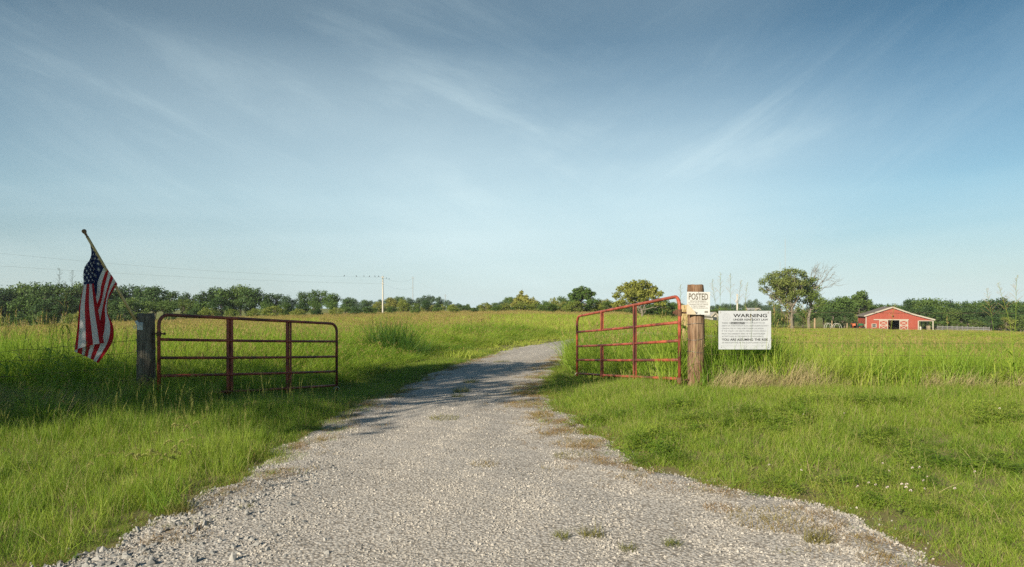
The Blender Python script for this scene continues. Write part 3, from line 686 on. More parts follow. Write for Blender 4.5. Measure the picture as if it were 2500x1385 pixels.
# right: behind the big tree, behind the barn, out to the edge
for x, t, p, w, D in [(1868, 762, 5, 1.6, 200), (1895, 755, 5, 1.4, 205), (1925, 758, 2, 1.4, 205), (1960, 748, 5, 1.3, 210), (1990, 742, 3, 1.2, 212), (2012, 728, 3, 1.0, 215), (2035, 724, 5, 1.0, 210), (2058, 724, 3, 1.1, 208), (2030, 752, 2, 1.5, 200), (2062, 757, 2, 1.4, 200), (2120, 740, 3, 1.1, 222), (2140, 742, 0, 1.1, 225), (2160, 741, 5, 1.1, 225), (2180, 742, 3, 1.1, 226)]: plant(x, t, D, p, w)
rt = [(2195, 741), (2215, 733), (2240, 729), (2270, 731), (2300, 730), (2330, 733), (2355, 738), (2400, 735), (2425, 724), (2455, 731), (2480, 736), (2560, 732)]
x = 2200
while x < 2560:
    t = float(np.interp(x, [a for a, _ in rt], [b for _, b in rt])); plant(x, t + random.uniform(-3, 3), 218 + random.uniform(-6, 8), random.choice([3, 0, 3, 2, 5]), random.uniform(0.95, 1.2)); x += random.uniform(22, 32)
x = 2205
while x < 2560:
    plant(x, 752 + random.uniform(-6, 5), 206 + random.uniform(-3, 3), random.choice([2, 0, 5, 2]), random.uniform(1.2, 1.5)); x += random.uniform(24, 34)
for x, t, p in [(2385, 778, 5), (2420, 770, 2), (2455, 774, 7), (2490, 768, 5), (2530, 772, 2), (2340, 783, 5), (2100, 766, 7)]: plant(x, t, 188 if x > 2200 else 204, p, 1.5, 'bush')
label_trees()

def special_tree(name, label, foot, lobes, D, m, bark, leaf, per, r0=0.35, trunks=None, seed=1, bare=None, fork=0.35, cat='tree'):
    """one named tree whose masses of leaves stand where the photo has them (pixels at depth D)"""
    rg = np.random.default_rng(seed); fx = (foot[0] - CX) * D / F; z0 = float(terrain(fx, D)); root = empty(name, (fx, D, z0))
    L = []
    for lb in lobes:
        px, py, r = lb[:3]; dn = lb[3] if len(lb) > 3 else 1.0
        rr = r * D / F; w = W(px, py, D + rg.uniform(-1, 1) * rr * 1.6)
        L.append((w - root.location, rr, dn))
    cen = sum((c for c, r, d_ in L), Vector()) / len(L)
    for c, r, dn in list(L):
        for _ in range(3): L.append((c.lerp(cen, rg.uniform(0.15, 0.75)) + Vector(rg.normal(size=3)) * r * 0.55, r * rg.uniform(0.65, 1.0), dn * 0.55))
    b = MB(); top = W(foot[2], foot[3], D) - root.location
    k = 7; pts = [Vector((0, 0, -0.4)).lerp(top, i / k) + Vector((math.sin(i * 1.3 + seed) * 0.10, math.cos(i * 1.1) * 0.10, 0)) * min(i, 3) for i in range(k + 1)]
    b.tube(pts, [r0 * (1 - 0.62 * i / k) * (1.25 if i == 0 else 1) for i in range(k + 1)], 9)
    for c, r, dn in L[:len(L) // 4]:
        s = rg.uniform(fork, 0.98); j = int(s * k); limb(b, pts[j], c, r0 * 0.34, 0.05, rg, 6, 0.12)
        for _ in range(3):
            q = c + Vector(rg.normal(size=3)) * r * 0.6; limb(b, Vector(pts[j]).lerp(c, 0.7), q, r0 * 0.1, 0.025, rg, 3, 0.1, 4)
    b.build('trunk', bark, root)
    if bare:
        bb = MB()
        for (ax, ay, bx_, by_) in bare:
            p, q = W(ax, ay, D) - root.location, W(bx_, by_, D) - root.location; limb(bb, p, q, 0.09, 0.03, rg, 5, 0.10)
            for _ in range(9):
                s = rg.uniform(0.3, 1); o = p.lerp(q, s); d = (q - p).normalized() + Vector(rg.normal(size=3)) * 0.55; e2 = o + d * rg.uniform(0.7, 1.9); limb(bb, o, e2, 0.035, 0.015, rg, 3, 0.1, 4)
                for _ in range(3):
                    o2 = o.lerp(e2, rg.uniform(0.4, 1)); limb(bb, o2, o2 + (d + Vector(rg.normal(size=3)) * 0.7) * 0.6, 0.02, 0.01, rg, 2, 0.1, 3)
        bb.build('bare_branches', bark, root)
    V, Q = leaf_cloud(rg, [(tuple(c), r, dn) for c, r, dn in L], per * 6, leaf, 0.8, 0.5); cloud_object('crown', V, Q, m, root)
    tag(root, label, cat); return root
L_OLIVE = leafmat('olive_leaves', [(0.105, 0.175, 0.035), (0.155, 0.225, 0.05), (0.22, 0.245, 0.07)], 0.6, 0.3, 0.4, 1.1)
L_WAL = leafmat('walnut_leaves', [(0.22, 0.26, 0.05), (0.28, 0.30, 0.065), (0.33, 0.32, 0.08)], 0.6, 0.35, 0.3, 1.1)
special_tree('airy_tree', 'big airy spreading tree with thin foliage and pale trunk left of the barn', (1936, 797, 1925, 705),
    [(1862, 688, 15, .8), (1878, 677, 15), (1898, 672, 16), (1918, 668, 15), (1940, 663, 14), (1958, 668, 13), (1860, 706, 10, .7), (1868, 714, 8, .6), (1892, 692, 17), (1915, 690, 18), (1938, 685, 17), (1905, 712, 15, .8), (1930, 710, 16), (1888, 722, 12, .7), (1912, 732, 13, .7), (1950, 700, 15), (1898, 745, 12, .7), (1930, 740, 13, .7), (1880, 740, 11, .6), (1960, 690, 14), (1955, 715, 15), (1945, 730, 14), (1920, 750, 12, .8), (1950, 752, 11, .7)],
    165, L_OLIVE, BARK_PALE, 0.26, 2.1, 0.42, seed=3)
special_tree('half_bare_tree', 'tree with leafless upper branches and a forked pale trunk beside the airy tree', (1974, 798, 1978, 720),
    [(1965, 678, 12, .9), (1985, 682, 10, .8), (1958, 705, 12), (1972, 690, 13, .8), (1985, 700, 13, .9), (1970, 712, 14), (1992, 715, 12, .9), (1978, 730, 13), (1998, 733, 11, .8), (1965, 736, 12, .8), (2004, 745, 10, .6), (1990, 748, 10, .5)],
    168, L_OLIVE, BARK_PALE, 0.26, 2.1, 0.40, seed=8, bare=[(1985, 705, 2032, 672), (1985, 700, 2015, 660), (1980, 695, 1996, 656), (1988, 710, 2036, 692), (1975, 690, 1984, 660), (1992, 706, 2024, 662)])
special_tree('walnut_tree', 'wide round yellow green tree rising above the middle of the right gate', (1568, 772, 1560, 722),
    [(1505, 722, 13), (1515, 706, 12), (1530, 698, 12), (1548, 692, 12), (1566, 691, 12), (1584, 697, 12), (1598, 706, 12), (1610, 718, 12), (1535, 716, 16), (1560, 710, 17), (1585, 718, 15), (1518, 738, 13), (1545, 734, 15, .8), (1602, 735, 12, .8), (1575, 736, 13, .7), (1500, 745, 10), (1620, 742, 9, .8)],
    128, L_WAL, BARK_PALE, 0.26, 3.6, 0.28, seed=5)
special_tree('leafy_tree', 'leafy round topped green tree just left of the walnut tree', (1420, 770, 1418, 725),
    [(1395, 722, 11), (1405, 710, 10), (1420, 706, 11), (1436, 710, 10), (1448, 718, 9), (1425, 722, 13), (1400, 738, 12), (1440, 737, 12), (1420, 744, 12), (1380, 748, 10)],
    150, L_MID, BARK, 0.28, 4.2, 0.22, seed=11)
special_tree('pointed_tree', 'pointed yellow green tree standing over bushes at mid treeline', (1275, 768, 1274, 730),
    [(1273, 714, 6), (1270, 722, 8), (1283, 727, 9), (1262, 733, 9), (1290, 737, 11), (1275, 742, 12), (1255, 746, 11), (1300, 748, 10)],
    165, L_WAL, BARK, 0.28, 4.2, 0.2, seed=13)
special_tree('pale_green_tree', 'pale green tree with soft crown rising behind the left end of the barn', (2100, 800, 2098, 740),
    [(2098, 718, 9), (2088, 726, 11), (2110, 727, 11), (2120, 738, 11), (2098, 740, 14), (2080, 745, 12), (2066, 735, 10), (2118, 754, 12), (2090, 760, 14), (2062, 752, 11), (2050, 742, 9)],
    214, L_MID, BARK, 0.34, 4.2, 0.3, seed=17)
def shade_tree(name, label, x, y, zc, r, rz, seed, nl=74, leaf=0.17, per=4.2):
    rg = np.random.default_rng(seed); z0 = float(terrain(x, y)); root = empty(name, (x, y, z0)); lobes = []
    for i in range(nl):
        d = rg.normal(size=3); d /= np.linalg.norm(d); q = rg.uniform(0, 1) ** 0.4; lr = rg.uniform(0.55, 1.15)
        lobes.append(((d[0] * (r - lr * .5) * q, d[1] * (r - lr * .5) * q, zc - z0 + d[2] * (rz - lr * .4) * q), lr))
    b = MB(); top = Vector((0.2, 0.1, zc - z0)); limb(b, (0, 0, -0.4), top, 0.22, 0.1, rg, 6, 0.04, 9)
    for c, lr in lobes: limb(b, Vector((0, 0, 0)).lerp(top, rg.uniform(0.5, 0.95)), c, 0.06, 0.02, rg, 5, 0.1, 5)
    b.build('trunk', BARK, root); V, Q = leaf_cloud(rg, lobes, per, leaf, 0.85, 0.5); cloud_object('crown', V, Q, L_MID, root); tag(root, label, 'tree')
def shade_at(al, pe, zc):
    """foot of a tree whose crown (centre height zc) throws its shade at (along, across) the sunlight"""
    a = al - zc / math.tan(R(SUN_EL)); hx, hy = -sx, -sy
    return (a * hx + pe * hy, a * hy - pe * hx)
x, y = shade_at(9.7, -10.2, 7.0)
shade_tree('shade_tree', 'leafy tree outside the left side of the photo whose shade crosses the drive', x, y, 7.0, 4.4, 2.7, 31)
x, y = shade_at(3.5, -11.2, 5.0)
shade_tree('shade_tree', 'smaller tree outside the left side of the photo that dapples the weeds below the flag', x, y, 5.0, 2.8, 1.3, 37, 30)

# ---------------------------------------------------------------- wooden posts
def wood_mat(name, c1, c2, dark):
    m, t, b = mat(name, c1, 0.9, 0, 0.12)
    co = obj_co(t); s = mapping(t, co, scale=(9, 9, 0.9)); n = noise(t, s, 3.2, 8, 0.65, 0.8); big = noise(t, mapping(t, co, scale=(2, 2, 0.6)), 2.0, 4, 0.6)
    w = N(t, 'ShaderNodeTexNoise'); w.inputs['Scale'].default_value = 30; w.inputs['Detail'].default_value = 3; t.links.new(mapping(t, co, scale=(1, 1, 0.03)), w.inputs['Vector'])
    c = ramp(t, n, [(0.30, dark), (0.48, c1), (0.70, c2)])
    c = mixc(t, ramp(t, big, [(0.42, (0, 0, 0)), (0.62, (1, 1, 1))]), c, mixc(t, 1.0, c, (0.62, 0.50, 0.42), 'MULTIPLY'))
    c = mixc(t, ramp(t, w.outputs[0], [(0.60, (0, 0, 0)), (0.72, (0.8,) * 3)]), c, dark)
    t.links.new(c, b.inputs['Base Color']); h = M_(t, 'SUBTRACT', n, M_(t, 'MULTIPLY', w.outputs[0], 0.6)); bump(t, b, h, 0.9, 0.02); return m
WOOD_L = wood_mat('grey_weathered_wood', (0.17, 0.155, 0.125), (0.27, 0.25, 0.21), (0.035, 0.03, 0.026))
WOOD_R = wood_mat('brown_weathered_wood', (0.25, 0.165, 0.105), (0.36, 0.265, 0.185), (0.055, 0.033, 0.022))
WIRE = mat('rusty_wire', (0.22, 0.17, 0.12), 0.6, 0.7)[0]
GALV = mat('galvanised_wire', (0.30, 0.28, 0.25), 0.5, 0.8)[0]
def post(name, label, x, y, ztop, r, m, cuts, seed):
    z0 = float(terrain(x, y)); root = empty(name, (x, y, z0)); H = ztop - z0; b = MB(); rg = np.random.default_rng(seed)
    n = 40; k = 26; ph = rg.uniform(0, 6.28, 8); vs = []; fs = []
    zs = [-0.3 + (H + 0.3) * i / (k - 1) for i in range(k)]
    for i, z in enumerate(zs):
        for j in range(n):
            a = 2 * math.pi * j / n; rr = r * (1.05 - 0.05 * z / H)
            rr *= 1 + 0.025 * math.sin(3 * a + ph[0] + z * 0.7) + 0.014 * math.sin(7 * a + ph[1]) + 0.012 * math.sin(13 * a + ph[2] + z * 2)
            for q in range(4): rr -= r * 0.11 * math.exp(-((((a - ph[3 + q] + math.pi) % 6.283) - math.pi + 0.05 * math.sin(z * 4 + q)) / 0.045) ** 2) * min(1, 0.35 + z / H)
            if i == k - 1: rr *= 0.955
            vs.append((rr * math.cos(a) + 0.008 * math.sin(z * 2.2), rr * math.sin(a), z + (0.006 * math.sin(5 * a) if i == k - 1 else 0)))
    vs.append((0, 0, H + 0.004)); c = len(vs) - 1
    for i in range(k - 1):
        for j in range(n): fs.append((i * n + j, i * n + (j + 1) % n, (i + 1) * n + (j + 1) % n, (i + 1) * n + j))
    for j in range(n): fs.append(((k - 1) * n + j, (k - 1) * n + (j + 1) % n, c))
    b.add(vs, fs); b.build('timber', m, root, smooth=True)
    for zz in cuts:                                                          # wire wraps stapled round the post
        w = MB(); pts = [(1.055 * r * math.cos(a), 1.055 * r * math.sin(a), zz - z0 + 0.012 * math.sin(a * 2 + zz * 9)) for a in np.linspace(0, 6.283, 33)]
        w.tube(pts, 0.0035, 5, cap=False); w.build('wire_wrap', GALV, root, smooth=True)
    tag(root, label, 'post'); return root
LPX = W(356, 748, 10.86); RPX = W(1698, 748, 10.92)
post('gate_post', 'weathered grey wooden post holding the flag and the left gate', LPX.x, 10.86, 1.385, 0.127, WOOD_L, [.985, .80, .60, .40], 1)
post('gate_post', 'brown cracked wooden post with the posted notice at the right gate', RPX.x, 10.92, 1.835, 0.127, WOOD_R, [1.225, .985, .79], 2)
# ---------------------------------------------------------------- gates
def gate_paint():
    m, t, b = mat('red_gate_paint', (0.38, 0.085, 0.045), 0.42, 0, 0.4)
    p = geo_pos(t); n = noise(t, p, 5.5, 6, 0.65, 0.4); n2 = noise(t, p, 38, 4, 0.7); n3 = noise(t, mapping(t, p, (3, 1, 2)), 1.6, 3, 0.6)
    c = ramp(t, n, [(0.36, (0.15, 0.038, 0.026)), (0.50, (0.33, 0.075, 0.042)), (0.66, (0.43, 0.115, 0.065))])
    c = mixc(t, ramp(t, n3, [(0.50, (0, 0, 0)), (0.64, (0.85,) * 3)]), c, (0.10, 0.038, 0.032))
    c = mixc(t, ramp(t, n2, [(0.63, (0, 0, 0)), (0.72, (0.9,) * 3)]), c, (0.075, 0.045, 0.035))
    t.links.new(c, b.inputs['Base Color']); t.links.new(ramp(t, n2, [(0.4, (0.35,) * 3), (0.7, (0.75,) * 3)]), b.inputs['Roughness'])
    bump(t, b, n2, 0.25, 0.003); return m
PAINT = gate_paint()
RUST = noisy('rusty_iron', (0.09, 0.05, 0.035), (0.17, 0.085, 0.05), 30, 0.8, 0.4, 0.004)
def gate(name, label, hx, hD, fx, fD, left_rows, right_rows, ups, tops, foot, seed):
    """tube gate through photo pixels: hx/hD = hinge stile column and depth, fx/fD = free end; rows = heights of the rails at both ends"""
    A0 = W(hx, 748, hD); B0 = W(fx, 748, fD)
    zl = [CH - (r - HY) * hD / F for r in left_rows]; zr = [CH - (r - HY) * fD / F for r in right_rows]
    root = empty(name, (A0.x, A0.y, float(terrain(A0.x, A0.y)))); o = root.location
    def P(a, i, f=None):
        z = (zl[i] * (1 - a) + zr[i] * a) if f is None else ((zl[i] * (1 - a) + zr[i] * a) * (1 - f) + (zl[i + 1] * (1 - a) + zr[i + 1] * a) * f)
        return Vector((A0.x + (B0.x - A0.x) * a, A0.y + (B0.y - A0.y) * a, z)) - o
    def a_of(px):
        u = (px - CX) / F; dx, dy = B0.x - A0.x, B0.y - A0.y; return (u * A0.y - A0.x) / (dx - u * dy)
    rad = 0.0265; cr = 0.16; L = (B0 - A0).length; ca = cr / L; b = MB(); pts = []
    nz = len(zl)
    zb0 = CH - (foot[0] - HY) * hD / F - o.z; zb1 = CH - (foot[1] - HY) * fD / F - o.z
    pts.append(Vector((0, 0, zb0))); t0 = P(0, 0); t1 = P(1, 0)
    slope = (t1 - t0).normalized()
    for k in range(9):
        an = math.pi / 2 * k / 8; pts.append(t0 + slope * cr * (1 - math.cos(an)) - Vector((0, 0, cr)) * (1 - math.sin(an)))
    for k in range(9):
        an = math.pi / 2 * k / 8; pts.append(t1 - slope * cr * (1 - math.sin(an)) - Vector((0, 0, cr)) * (1 - math.cos(an)))
    pts.append(Vector((t1.x, t1.y, zb1))); b.tube(pts, rad, 12); b.build('outer_frame', PAINT, root, smooth=True)
    for i in range(1, nz):
        r_ = MB(); p, q = P(0, i), P(1, i); sag = 0.008
        r_.tube([p + slope * 0.01] + [p.lerp(q, s) - Vector((0, 0, sag * math.sin(math.pi * s))) for s in (0.25, 0.5, 0.75)] + [q - slope * 0.01], rad * 0.88, 12); r_.build('rail', PAINT, root, smooth=True)
    nrm = Vector((slope.y, -slope.x, 0)).normalized()
    for (px, spans, wd) in ups:
        a = a_of(px)
        for (i0, i1, tail, bent) in spans:
            u_ = MB(); p, q = P(a, i0), P(a, i1) - Vector((0, 0, tail)); h = slope * wd / 2
            mid = (p + q) / 2 + slope * bent
            # channel: web behind the rails with two flanges that wrap them
            for s in (-1, 1):
                u_.beam(p + h * s + nrm * 0.002, mid + h * s + nrm * 0.002, 0.006, 0.050, 0, slope); u_.beam(mid + h * s + nrm * 0.002, q + h * s + nrm * 0.002, 0.006, 0.050, 0, slope)
            for (aa, bb) in ((p, mid), (mid, q)):
                vs = [aa - h - nrm * 0.032, aa + h - nrm * 0.032, bb + h - nrm * 0.032, bb - h - nrm * 0.032]
                vs += [v - nrm * 0.004 for v in vs]; u_.add(vs, [(0, 1, 2, 3), (7, 6, 5, 4), (0, 4, 5, 1), (1, 5, 6, 2), (2, 6, 7, 3), (3, 7, 4, 0)])
            u_.build('upright', PAINT, root)
    tag(root, label, 'gate'); return root, P, slope, o
gl, P, sl, o = gate('tube_gate', 'dark red tube gate standing open in the shade beside the flag post', 388, 10.80, 822, 14.2,
     [768, 829, 874, 918, 965], [791, 834, 871, 907, 941], [(561, [(0, 4, 0.14, 0)], 0.085), (705, [(0, 4, 0.16, 0)], 0.085)], None, (982, 957), 1)
h = MB(); p = P(0, 0); q = Vector((p.x, p.y, p.z - 0.30)); h.tube([q + Vector((-0.11, 0.04, 0)), q + Vector((0.09, 0, 0))], 0.012, 8); h.tube([q + Vector((0, 0, -0.035)), q + Vector((0, 0, 0.035))], 0.036, 12)
h.tube([q + Vector((0.075, 0, 0)), q + Vector((0.095, 0, 0))], 0.022, 6); h.build('hinge', RUST, gl)
h = MB(); q = Vector((p.x, p.y, P(0, 4).z - 0.02)); h.tube([q + Vector((-0.11, 0.04, 0)), q + Vector((-0.01, 0, 0))], 0.012, 8); h.tube([q + Vector((0, 0, -0.035)), q + Vector((0, 0, 0.035))], 0.036, 12); h.build('hinge', RUST, gl)
gr, P, sl, o = gate('tube_gate', 'orange red rusty tube gate standing open in the sun beside the posted notice', 1659, 10.80, 1409, 15.5,
     [723, 787, 832, 879, 925], [773, 811, 846, 879, 912], [(1551, [(0, 4, 0.10, 0)], 0.06), (1471, [(0, 1, 0, 0), (2, 3, 0, 0.012), (3, 4, 0.05, 0)], 0.06)], None, (938, 918), 2)
h = MB(); p = P(0, 0); q = Vector((p.x, p.y, p.z - 0.26)); h.tube([q + Vector((-0.10, 0, 0)), q + Vector((0.16, 0.05, 0))], 0.013, 8); h.tube([q + Vector((0, 0, -0.05)), q + Vector((0, 0, 0.05))], 0.037, 12)
h.tube([q + Vector((-0.10, 0, 0)), q + Vector((-0.075, 0, 0))], 0.024, 6); h.box(q + Vector((-0.07, -0.02, -0.03)), q + Vector((-0.035, 0.02, 0.05))); h.build('hinge', RUST, gr)
h = MB(); q = Vector((p.x, p.y, P(0, 4).z - 0.02)); h.tube([q + Vector((0, 0, 0)), q + Vector((0.16, 0.05, 0))], 0.013, 8); h.tube([q + Vector((0, 0, -0.04)), q + Vector((0, 0, 0.04))], 0.037, 12); h.build('hinge', RUST, gr)
RING = mat('pale_plastic_hose', (0.55, 0.50, 0.38), 0.6)[0]
for nm, gg, fx, fD, fy in (('a', gl, 822, 14.2, 950), ('b', gr, 1409, 15.5, 915)):
    b = MB(); c = W(fx + 1, fy, fD) - gg.location; b.tube([c + Vector((0.055 * math.cos(a), -0.03, 0.045 * math.sin(a))) for a in np.linspace(-0.3, 3.4, 12)], 0.009, 6); b.build('latch_loop', RING, gg, smooth=True)

# ---------------------------------------------------------------- fences
def strand(b, p, q, sag, r=0.0028, barbs=True, seed=0, wob=0.0):
    rg = np.random.default_rng(seed); p = Vector(p); q = Vector(q); L = (q - p).length; n = max(6, int(L / 0.25)); pts = []
    for i in range(n + 1):
        s = i / n; pts.append(p.lerp(q, s) + Vector((0, rg.normal() * wob, -sag * 4 * s * (1 - s) + rg.normal() * wob)))
    b.tube(pts, r, 4, cap=False)
    if barbs:
        for k in range(int(L / 0.13)):
            s = (k + 0.5) / int(L / 0.13) * n; i = min(int(s), n - 1); c = pts[i].lerp(pts[i + 1], s - i)
            for _ in range(2):
                d = Vector(rg.normal(size=3)).normalized() * 0.014; b.tube([c - d, c + d], 0.0018, 3, cap=False)
root = empty('barbed_wire_fence', (-6.0, 10.85, 0)); 
ends = [(W(335, 830, 10.74), W(-420, 868, 9.6), 0.07), (W(335, 861, 10.74), W(-420, 905, 9.6), 0.02), (W(335, 893, 10.74), W(-420, 945, 9.6), 0.03), (W(335, 925, 10.74), W(-420, 985, 9.6), 0.02)]
for i, (p, q, s) in enumerate(ends):
    b = MB(); strand(b, p - root.location, q - root.location, s, 0.0030, True, 5 + i, 0.006); b.build('barbed_strand', WIRE, root)
tag(root, 'rusty barbed wire strands running left from the flag post', 'fence')
root = empty('woven_wire_fence', (3.0, FENCE_Y + 0.1, 0)); o = root.location
XE = 10.4; zt = [1.415, 1.165, .93, .74, .56, .40, .25]
for i, z in enumerate(zt):
    b = MB(); a = Vector((2.95, FENCE_Y + 0.08, z + (0.02 if i else 0))) - o; c = Vector((XE, FENCE_Y + 0.15, z - 0.01)) - o
    strand(b, a, c, 0.015, 0.0018 if i else 0.0024, i == 0, 20 + i, 0.002); b.build('line_wire' if i else 'barbed_strand', WIRE, root)
b = MB(); x = 3.1
while x < XE:
    b.tube([Vector((x, FENCE_Y + 0.11, 1.17)) - o, Vector((x + random.uniform(-.01, .01), FENCE_Y + 0.11, 0.70)) - o, Vector((x, FENCE_Y + 0.11, 0.20)) - o], 0.0015, 4, cap=False); x += 0.205
b.build('stay_wires', WIRE, root)
tag(root, 'rusty woven wire fence running right from the notice post behind the warning sign', 'fence')

# ---------------------------------------------------------------- signs
WHITE = noisy('enamel_white', (0.42, 0.45, 0.49), (0.47, 0.50, 0.54), 4, 0.45, 0.02, 0.001, 0.35)
WHITE2 = noisy('faded_white_plastic', (0.52, 0.53, 0.52), (0.58, 0.59, 0.58), 6, 0.5, 0.05, 0.002, 0.3)
INK = mat('black_ink', (0.02, 0.02, 0.022), 0.5)[0]
INK2 = mat('grey_ink', (0.11, 0.12, 0.13), 0.6)[0]
INK3 = mat('faded_brown_ink', (0.11, 0.09, 0.06), 0.7)[0]
SEAL = mat('pale_grey_ink', (0.40, 0.42, 0.46), 0.6)[0]
NAIL = mat('dark_hole', (0.06, 0.06, 0.08), 0.5)[0]
STAIN = noisy('peeled_tan_backing', (0.48, 0.40, 0.28), (0.58, 0.50, 0.38), 10, 0.8, 0.1, 0.002)
def text(parent, body, box, off, m, bold=0.0, name='lettering', space=1.0):
    """box = x0, z0, x1, z1 in the sign's own metres; off = how far proud of the face (towards -y)"""
    cu = bpy.data.curves.new('t', 'FONT'); cu.body = body; cu.size = 1.0; cu.offset = bold; cu.space_character = space; cu.space_word = 1.15; cu.resolution_u = 3
    to = bpy.data.objects.new('t', cu); COL.objects.link(to); dg = bpy.context.evaluated_depsgraph_get(); dg.update()
    me = bpy.data.meshes.new_from_object(to.evaluated_get(dg)); bpy.data.objects.remove(to); bpy.data.curves.remove(cu)
    v = np.array([q.co[:] for q in me.vertices]); lo = v.min(0); hi = v.max(0)
    x = box[0] + (v[:, 0] - lo[0]) / (hi[0] - lo[0]) * (box[2] - box[0]); z = box[1] + (v[:, 1] - lo[1]) / (hi[1] - lo[1]) * (box[3] - box[1])
    me.vertices.foreach_set('co', np.stack([x, np.full(len(x), -off), z], -1).astype(np.float32).ravel()); me.materials.clear(); me.materials.append(m); me.update()
    o = bpy.data.objects.new(name, me); COL.objects.link(o); o.parent = parent; return o
def sign(name, label, D, X0, Y0, X1, Y1, th, m, cat='sign'):
    k = 6.923 * F / D; w = (X1 - X0) / k; h_ = (Y1 - Y0) / k; p = W(1660 + X0 / 6.923, 680 + Y1 / 6.923, D)
    root = empty(name, p); b = MB(); b.box((0, 0, 0), (w, th, h_)); b.build('panel', m, root)
    def bx(a, c, d, e): return ((a - X0) / k, (Y1 - e) / k, (d - X0) / k, (Y1 - c) / k)      # from enlarged-photo pixels
    return root, bx, k
ws, bx, k = sign('warning_sign', 'white warning sign with black lettering hanging on the wire fence', 10.66, 652, 548, 1540, 1200, 0.004, WHITE)
for s, X0, Y0, X1, Y1, m, bo in [('WARNING', 900, 598, 1472, 658, INK, 0.02), ('UNDER KENTUCKY LAW', 900, 680, 1488, 714, INK, 0.02),
    ('THERE IS', 708, 742, 850, 768, INK2, 0), ('FOR AN INJURY TO OR', 1102, 742, 1436, 768, INK2, 0), ('DEATH OF A PARTICIPANT IN AN AGRITOURISM ACTIVITY', 708, 790, 1496, 813, INK2, 0),
    ('CONDUCTED AT THIS AGRITOURISM LOCATION', 708, 835, 1412, 858, INK2, 0), ('IF THE INJURY OR DEATH RESULTS EXCLUSIVELY', 708, 880, 1460, 904, INK2, 0),
    ('FROM THE INHERENT RISKS OF THE AGRITOURISM', 708, 924, 1436, 948, INK2, 0), ('ACTIVITY AND IN THE ABSENCE OF NEGLIGENCE.', 708, 968, 1414, 993, INK2, 0),
    ('YOU ARE ASSUMING THE RISK', 708, 1014, 1494, 1055, INK, 0.025), ('OF PARTICIPATING IN THIS AGRITOURISM ACTIVITY', 708, 1074, 1478, 1098, INK2, 0),
    ('KENTUCKY DEPARTMENT OF AGRICULTURE', 722, 1133, 1160, 1145, SEAL, 0), ('COMMISSIONER OF AGRICULTURE', 1197, 1133, 1464, 1145, SEAL, 0)]:
    text(ws, s, bx(X0, Y0, X1, Y1), 0.0015, m, bo)
q = bx(858, 738, 1092, 774); b = MB(); b.box((q[0], -0.0012, q[1]), (q[2], -0.0002, q[3])); b.build('black_bar', INK, ws)
text(ws, 'NO LIABILITY', bx(868, 745, 1084, 769), 0.0028, WHITE, 0.02)
b = MB(); q = bx(720, 587, 856, 723); cx0, cz0, rr = (q[0] + q[2]) / 2, (q[1] + q[3]) / 2, (q[2] - q[0]) / 2
def ring(b, r0, r1, n=40, y=-0.0014):
    vs = [(cx0 + r * math.cos(6.283 * i / n), y, cz0 + r * math.sin(6.283 * i / n)) for r in (r0, r1) for i in range(n)]
    b.add(vs, [(i, (i + 1) % n, n + (i + 1) % n, n + i) for i in range(n)])
ring(b, rr * 0.95, rr); ring(b, rr * 0.62, rr * 0.66)
for s in (-1, 1):                                        # two standing figures clasping hands inside the ring
    b.box((cx0 + s * rr * 0.20 - rr * .07, -0.0016, cz0 - rr * 0.45), (cx0 + s * rr * 0.20 + rr * .07, -0.0006, cz0 + rr * 0.22)); n = 10
    b.add([(cx0 + s * rr * .20 + rr * .08 * math.cos(6.283 * i / n), -0.0014, cz0 + rr * .33 + rr * .09 * math.sin(6.283 * i / n)) for i in range(n)], [tuple(range(n))])
b.box((cx0 - rr * 0.2, -0.0015, cz0 + rr * 0.02), (cx0 + rr * 0.2, -0.0007, cz0 + rr * 0.09))
for i in range(26):
    a = 6.283 * i / 26; c, s = math.cos(a), math.sin(a); r0, r1, w = rr * .73, rr * .88, rr * .035
    b.add([(cx0 + c * r0 - s * w, -0.0014, cz0 + s * r0 + c * w), (cx0 + c * r0 + s * w, -0.0014, cz0 + s * r0 - c * w), (cx0 + c * r1 + s * w, -0.0014, cz0 + s * r1 - c * w), (cx0 + c * r1 - s * w, -0.0014, cz0 + s * r1 + c * w)], [(0, 1, 2, 3)])
b.build('seal', SEAL, ws)
def holes(parent, bx, lst):
    for X, Y in lst:
        q = bx(X - 6, Y - 7, X + 6, Y + 7); b = MB(); b.tube([((q[0] + q[2]) / 2, 0.001, (q[1] + q[3]) / 2), ((q[0] + q[2]) / 2, -0.003, (q[1] + q[3]) / 2)], (q[2] - q[0]) / 2, 10); b.build('fixing', NAIL, parent)
holes(ws, bx, [(1487, 583), (700, 1163), (1500, 1172)])
b = MB()
for X in (690, 1500):                                    # wire ties that hold the panel to the fence
    q = bx(X - 3, 560, X + 3, 590); b.tube([(q[0], -0.004, q[1]), (q[0], -0.004, q[3]), (q[0], 0.17, q[3] + 0.01)], 0.002, 5)
b.build('wire_tie', WIRE, ws)
tag(ws, 'white warning sign with black lettering and a round seal on the wire fence', 'sign')
ps, bx, k = sign('posted_sign', '', 10.755, 115, 225, 505, 610, 0.005, WHITE2)
ps.rotation_euler = (0, R(0.8), 0)
for s, X0, Y0, X1, Y1, bo in [('POSTED', 145, 250, 470, 360, 0.012), ('PRIVATE PROPERTY', 168, 373, 442, 392, 0.01), ('HUNTING, FISHING, TRAPPING OR', 140, 405, 470, 420, 0), ('TRESPASSING FOR ANY PURPOSE', 150, 432, 470, 448, 0),
    ('IS STRICTLY FORBIDDEN', 190, 460, 428, 476, 0), ('VIOLATORS WILL BE PROSECUTED', 160, 490, 470, 506, 0)]: text(ps, s, bx(X0, Y0, X1, Y1), 0.0020, INK3, bo)
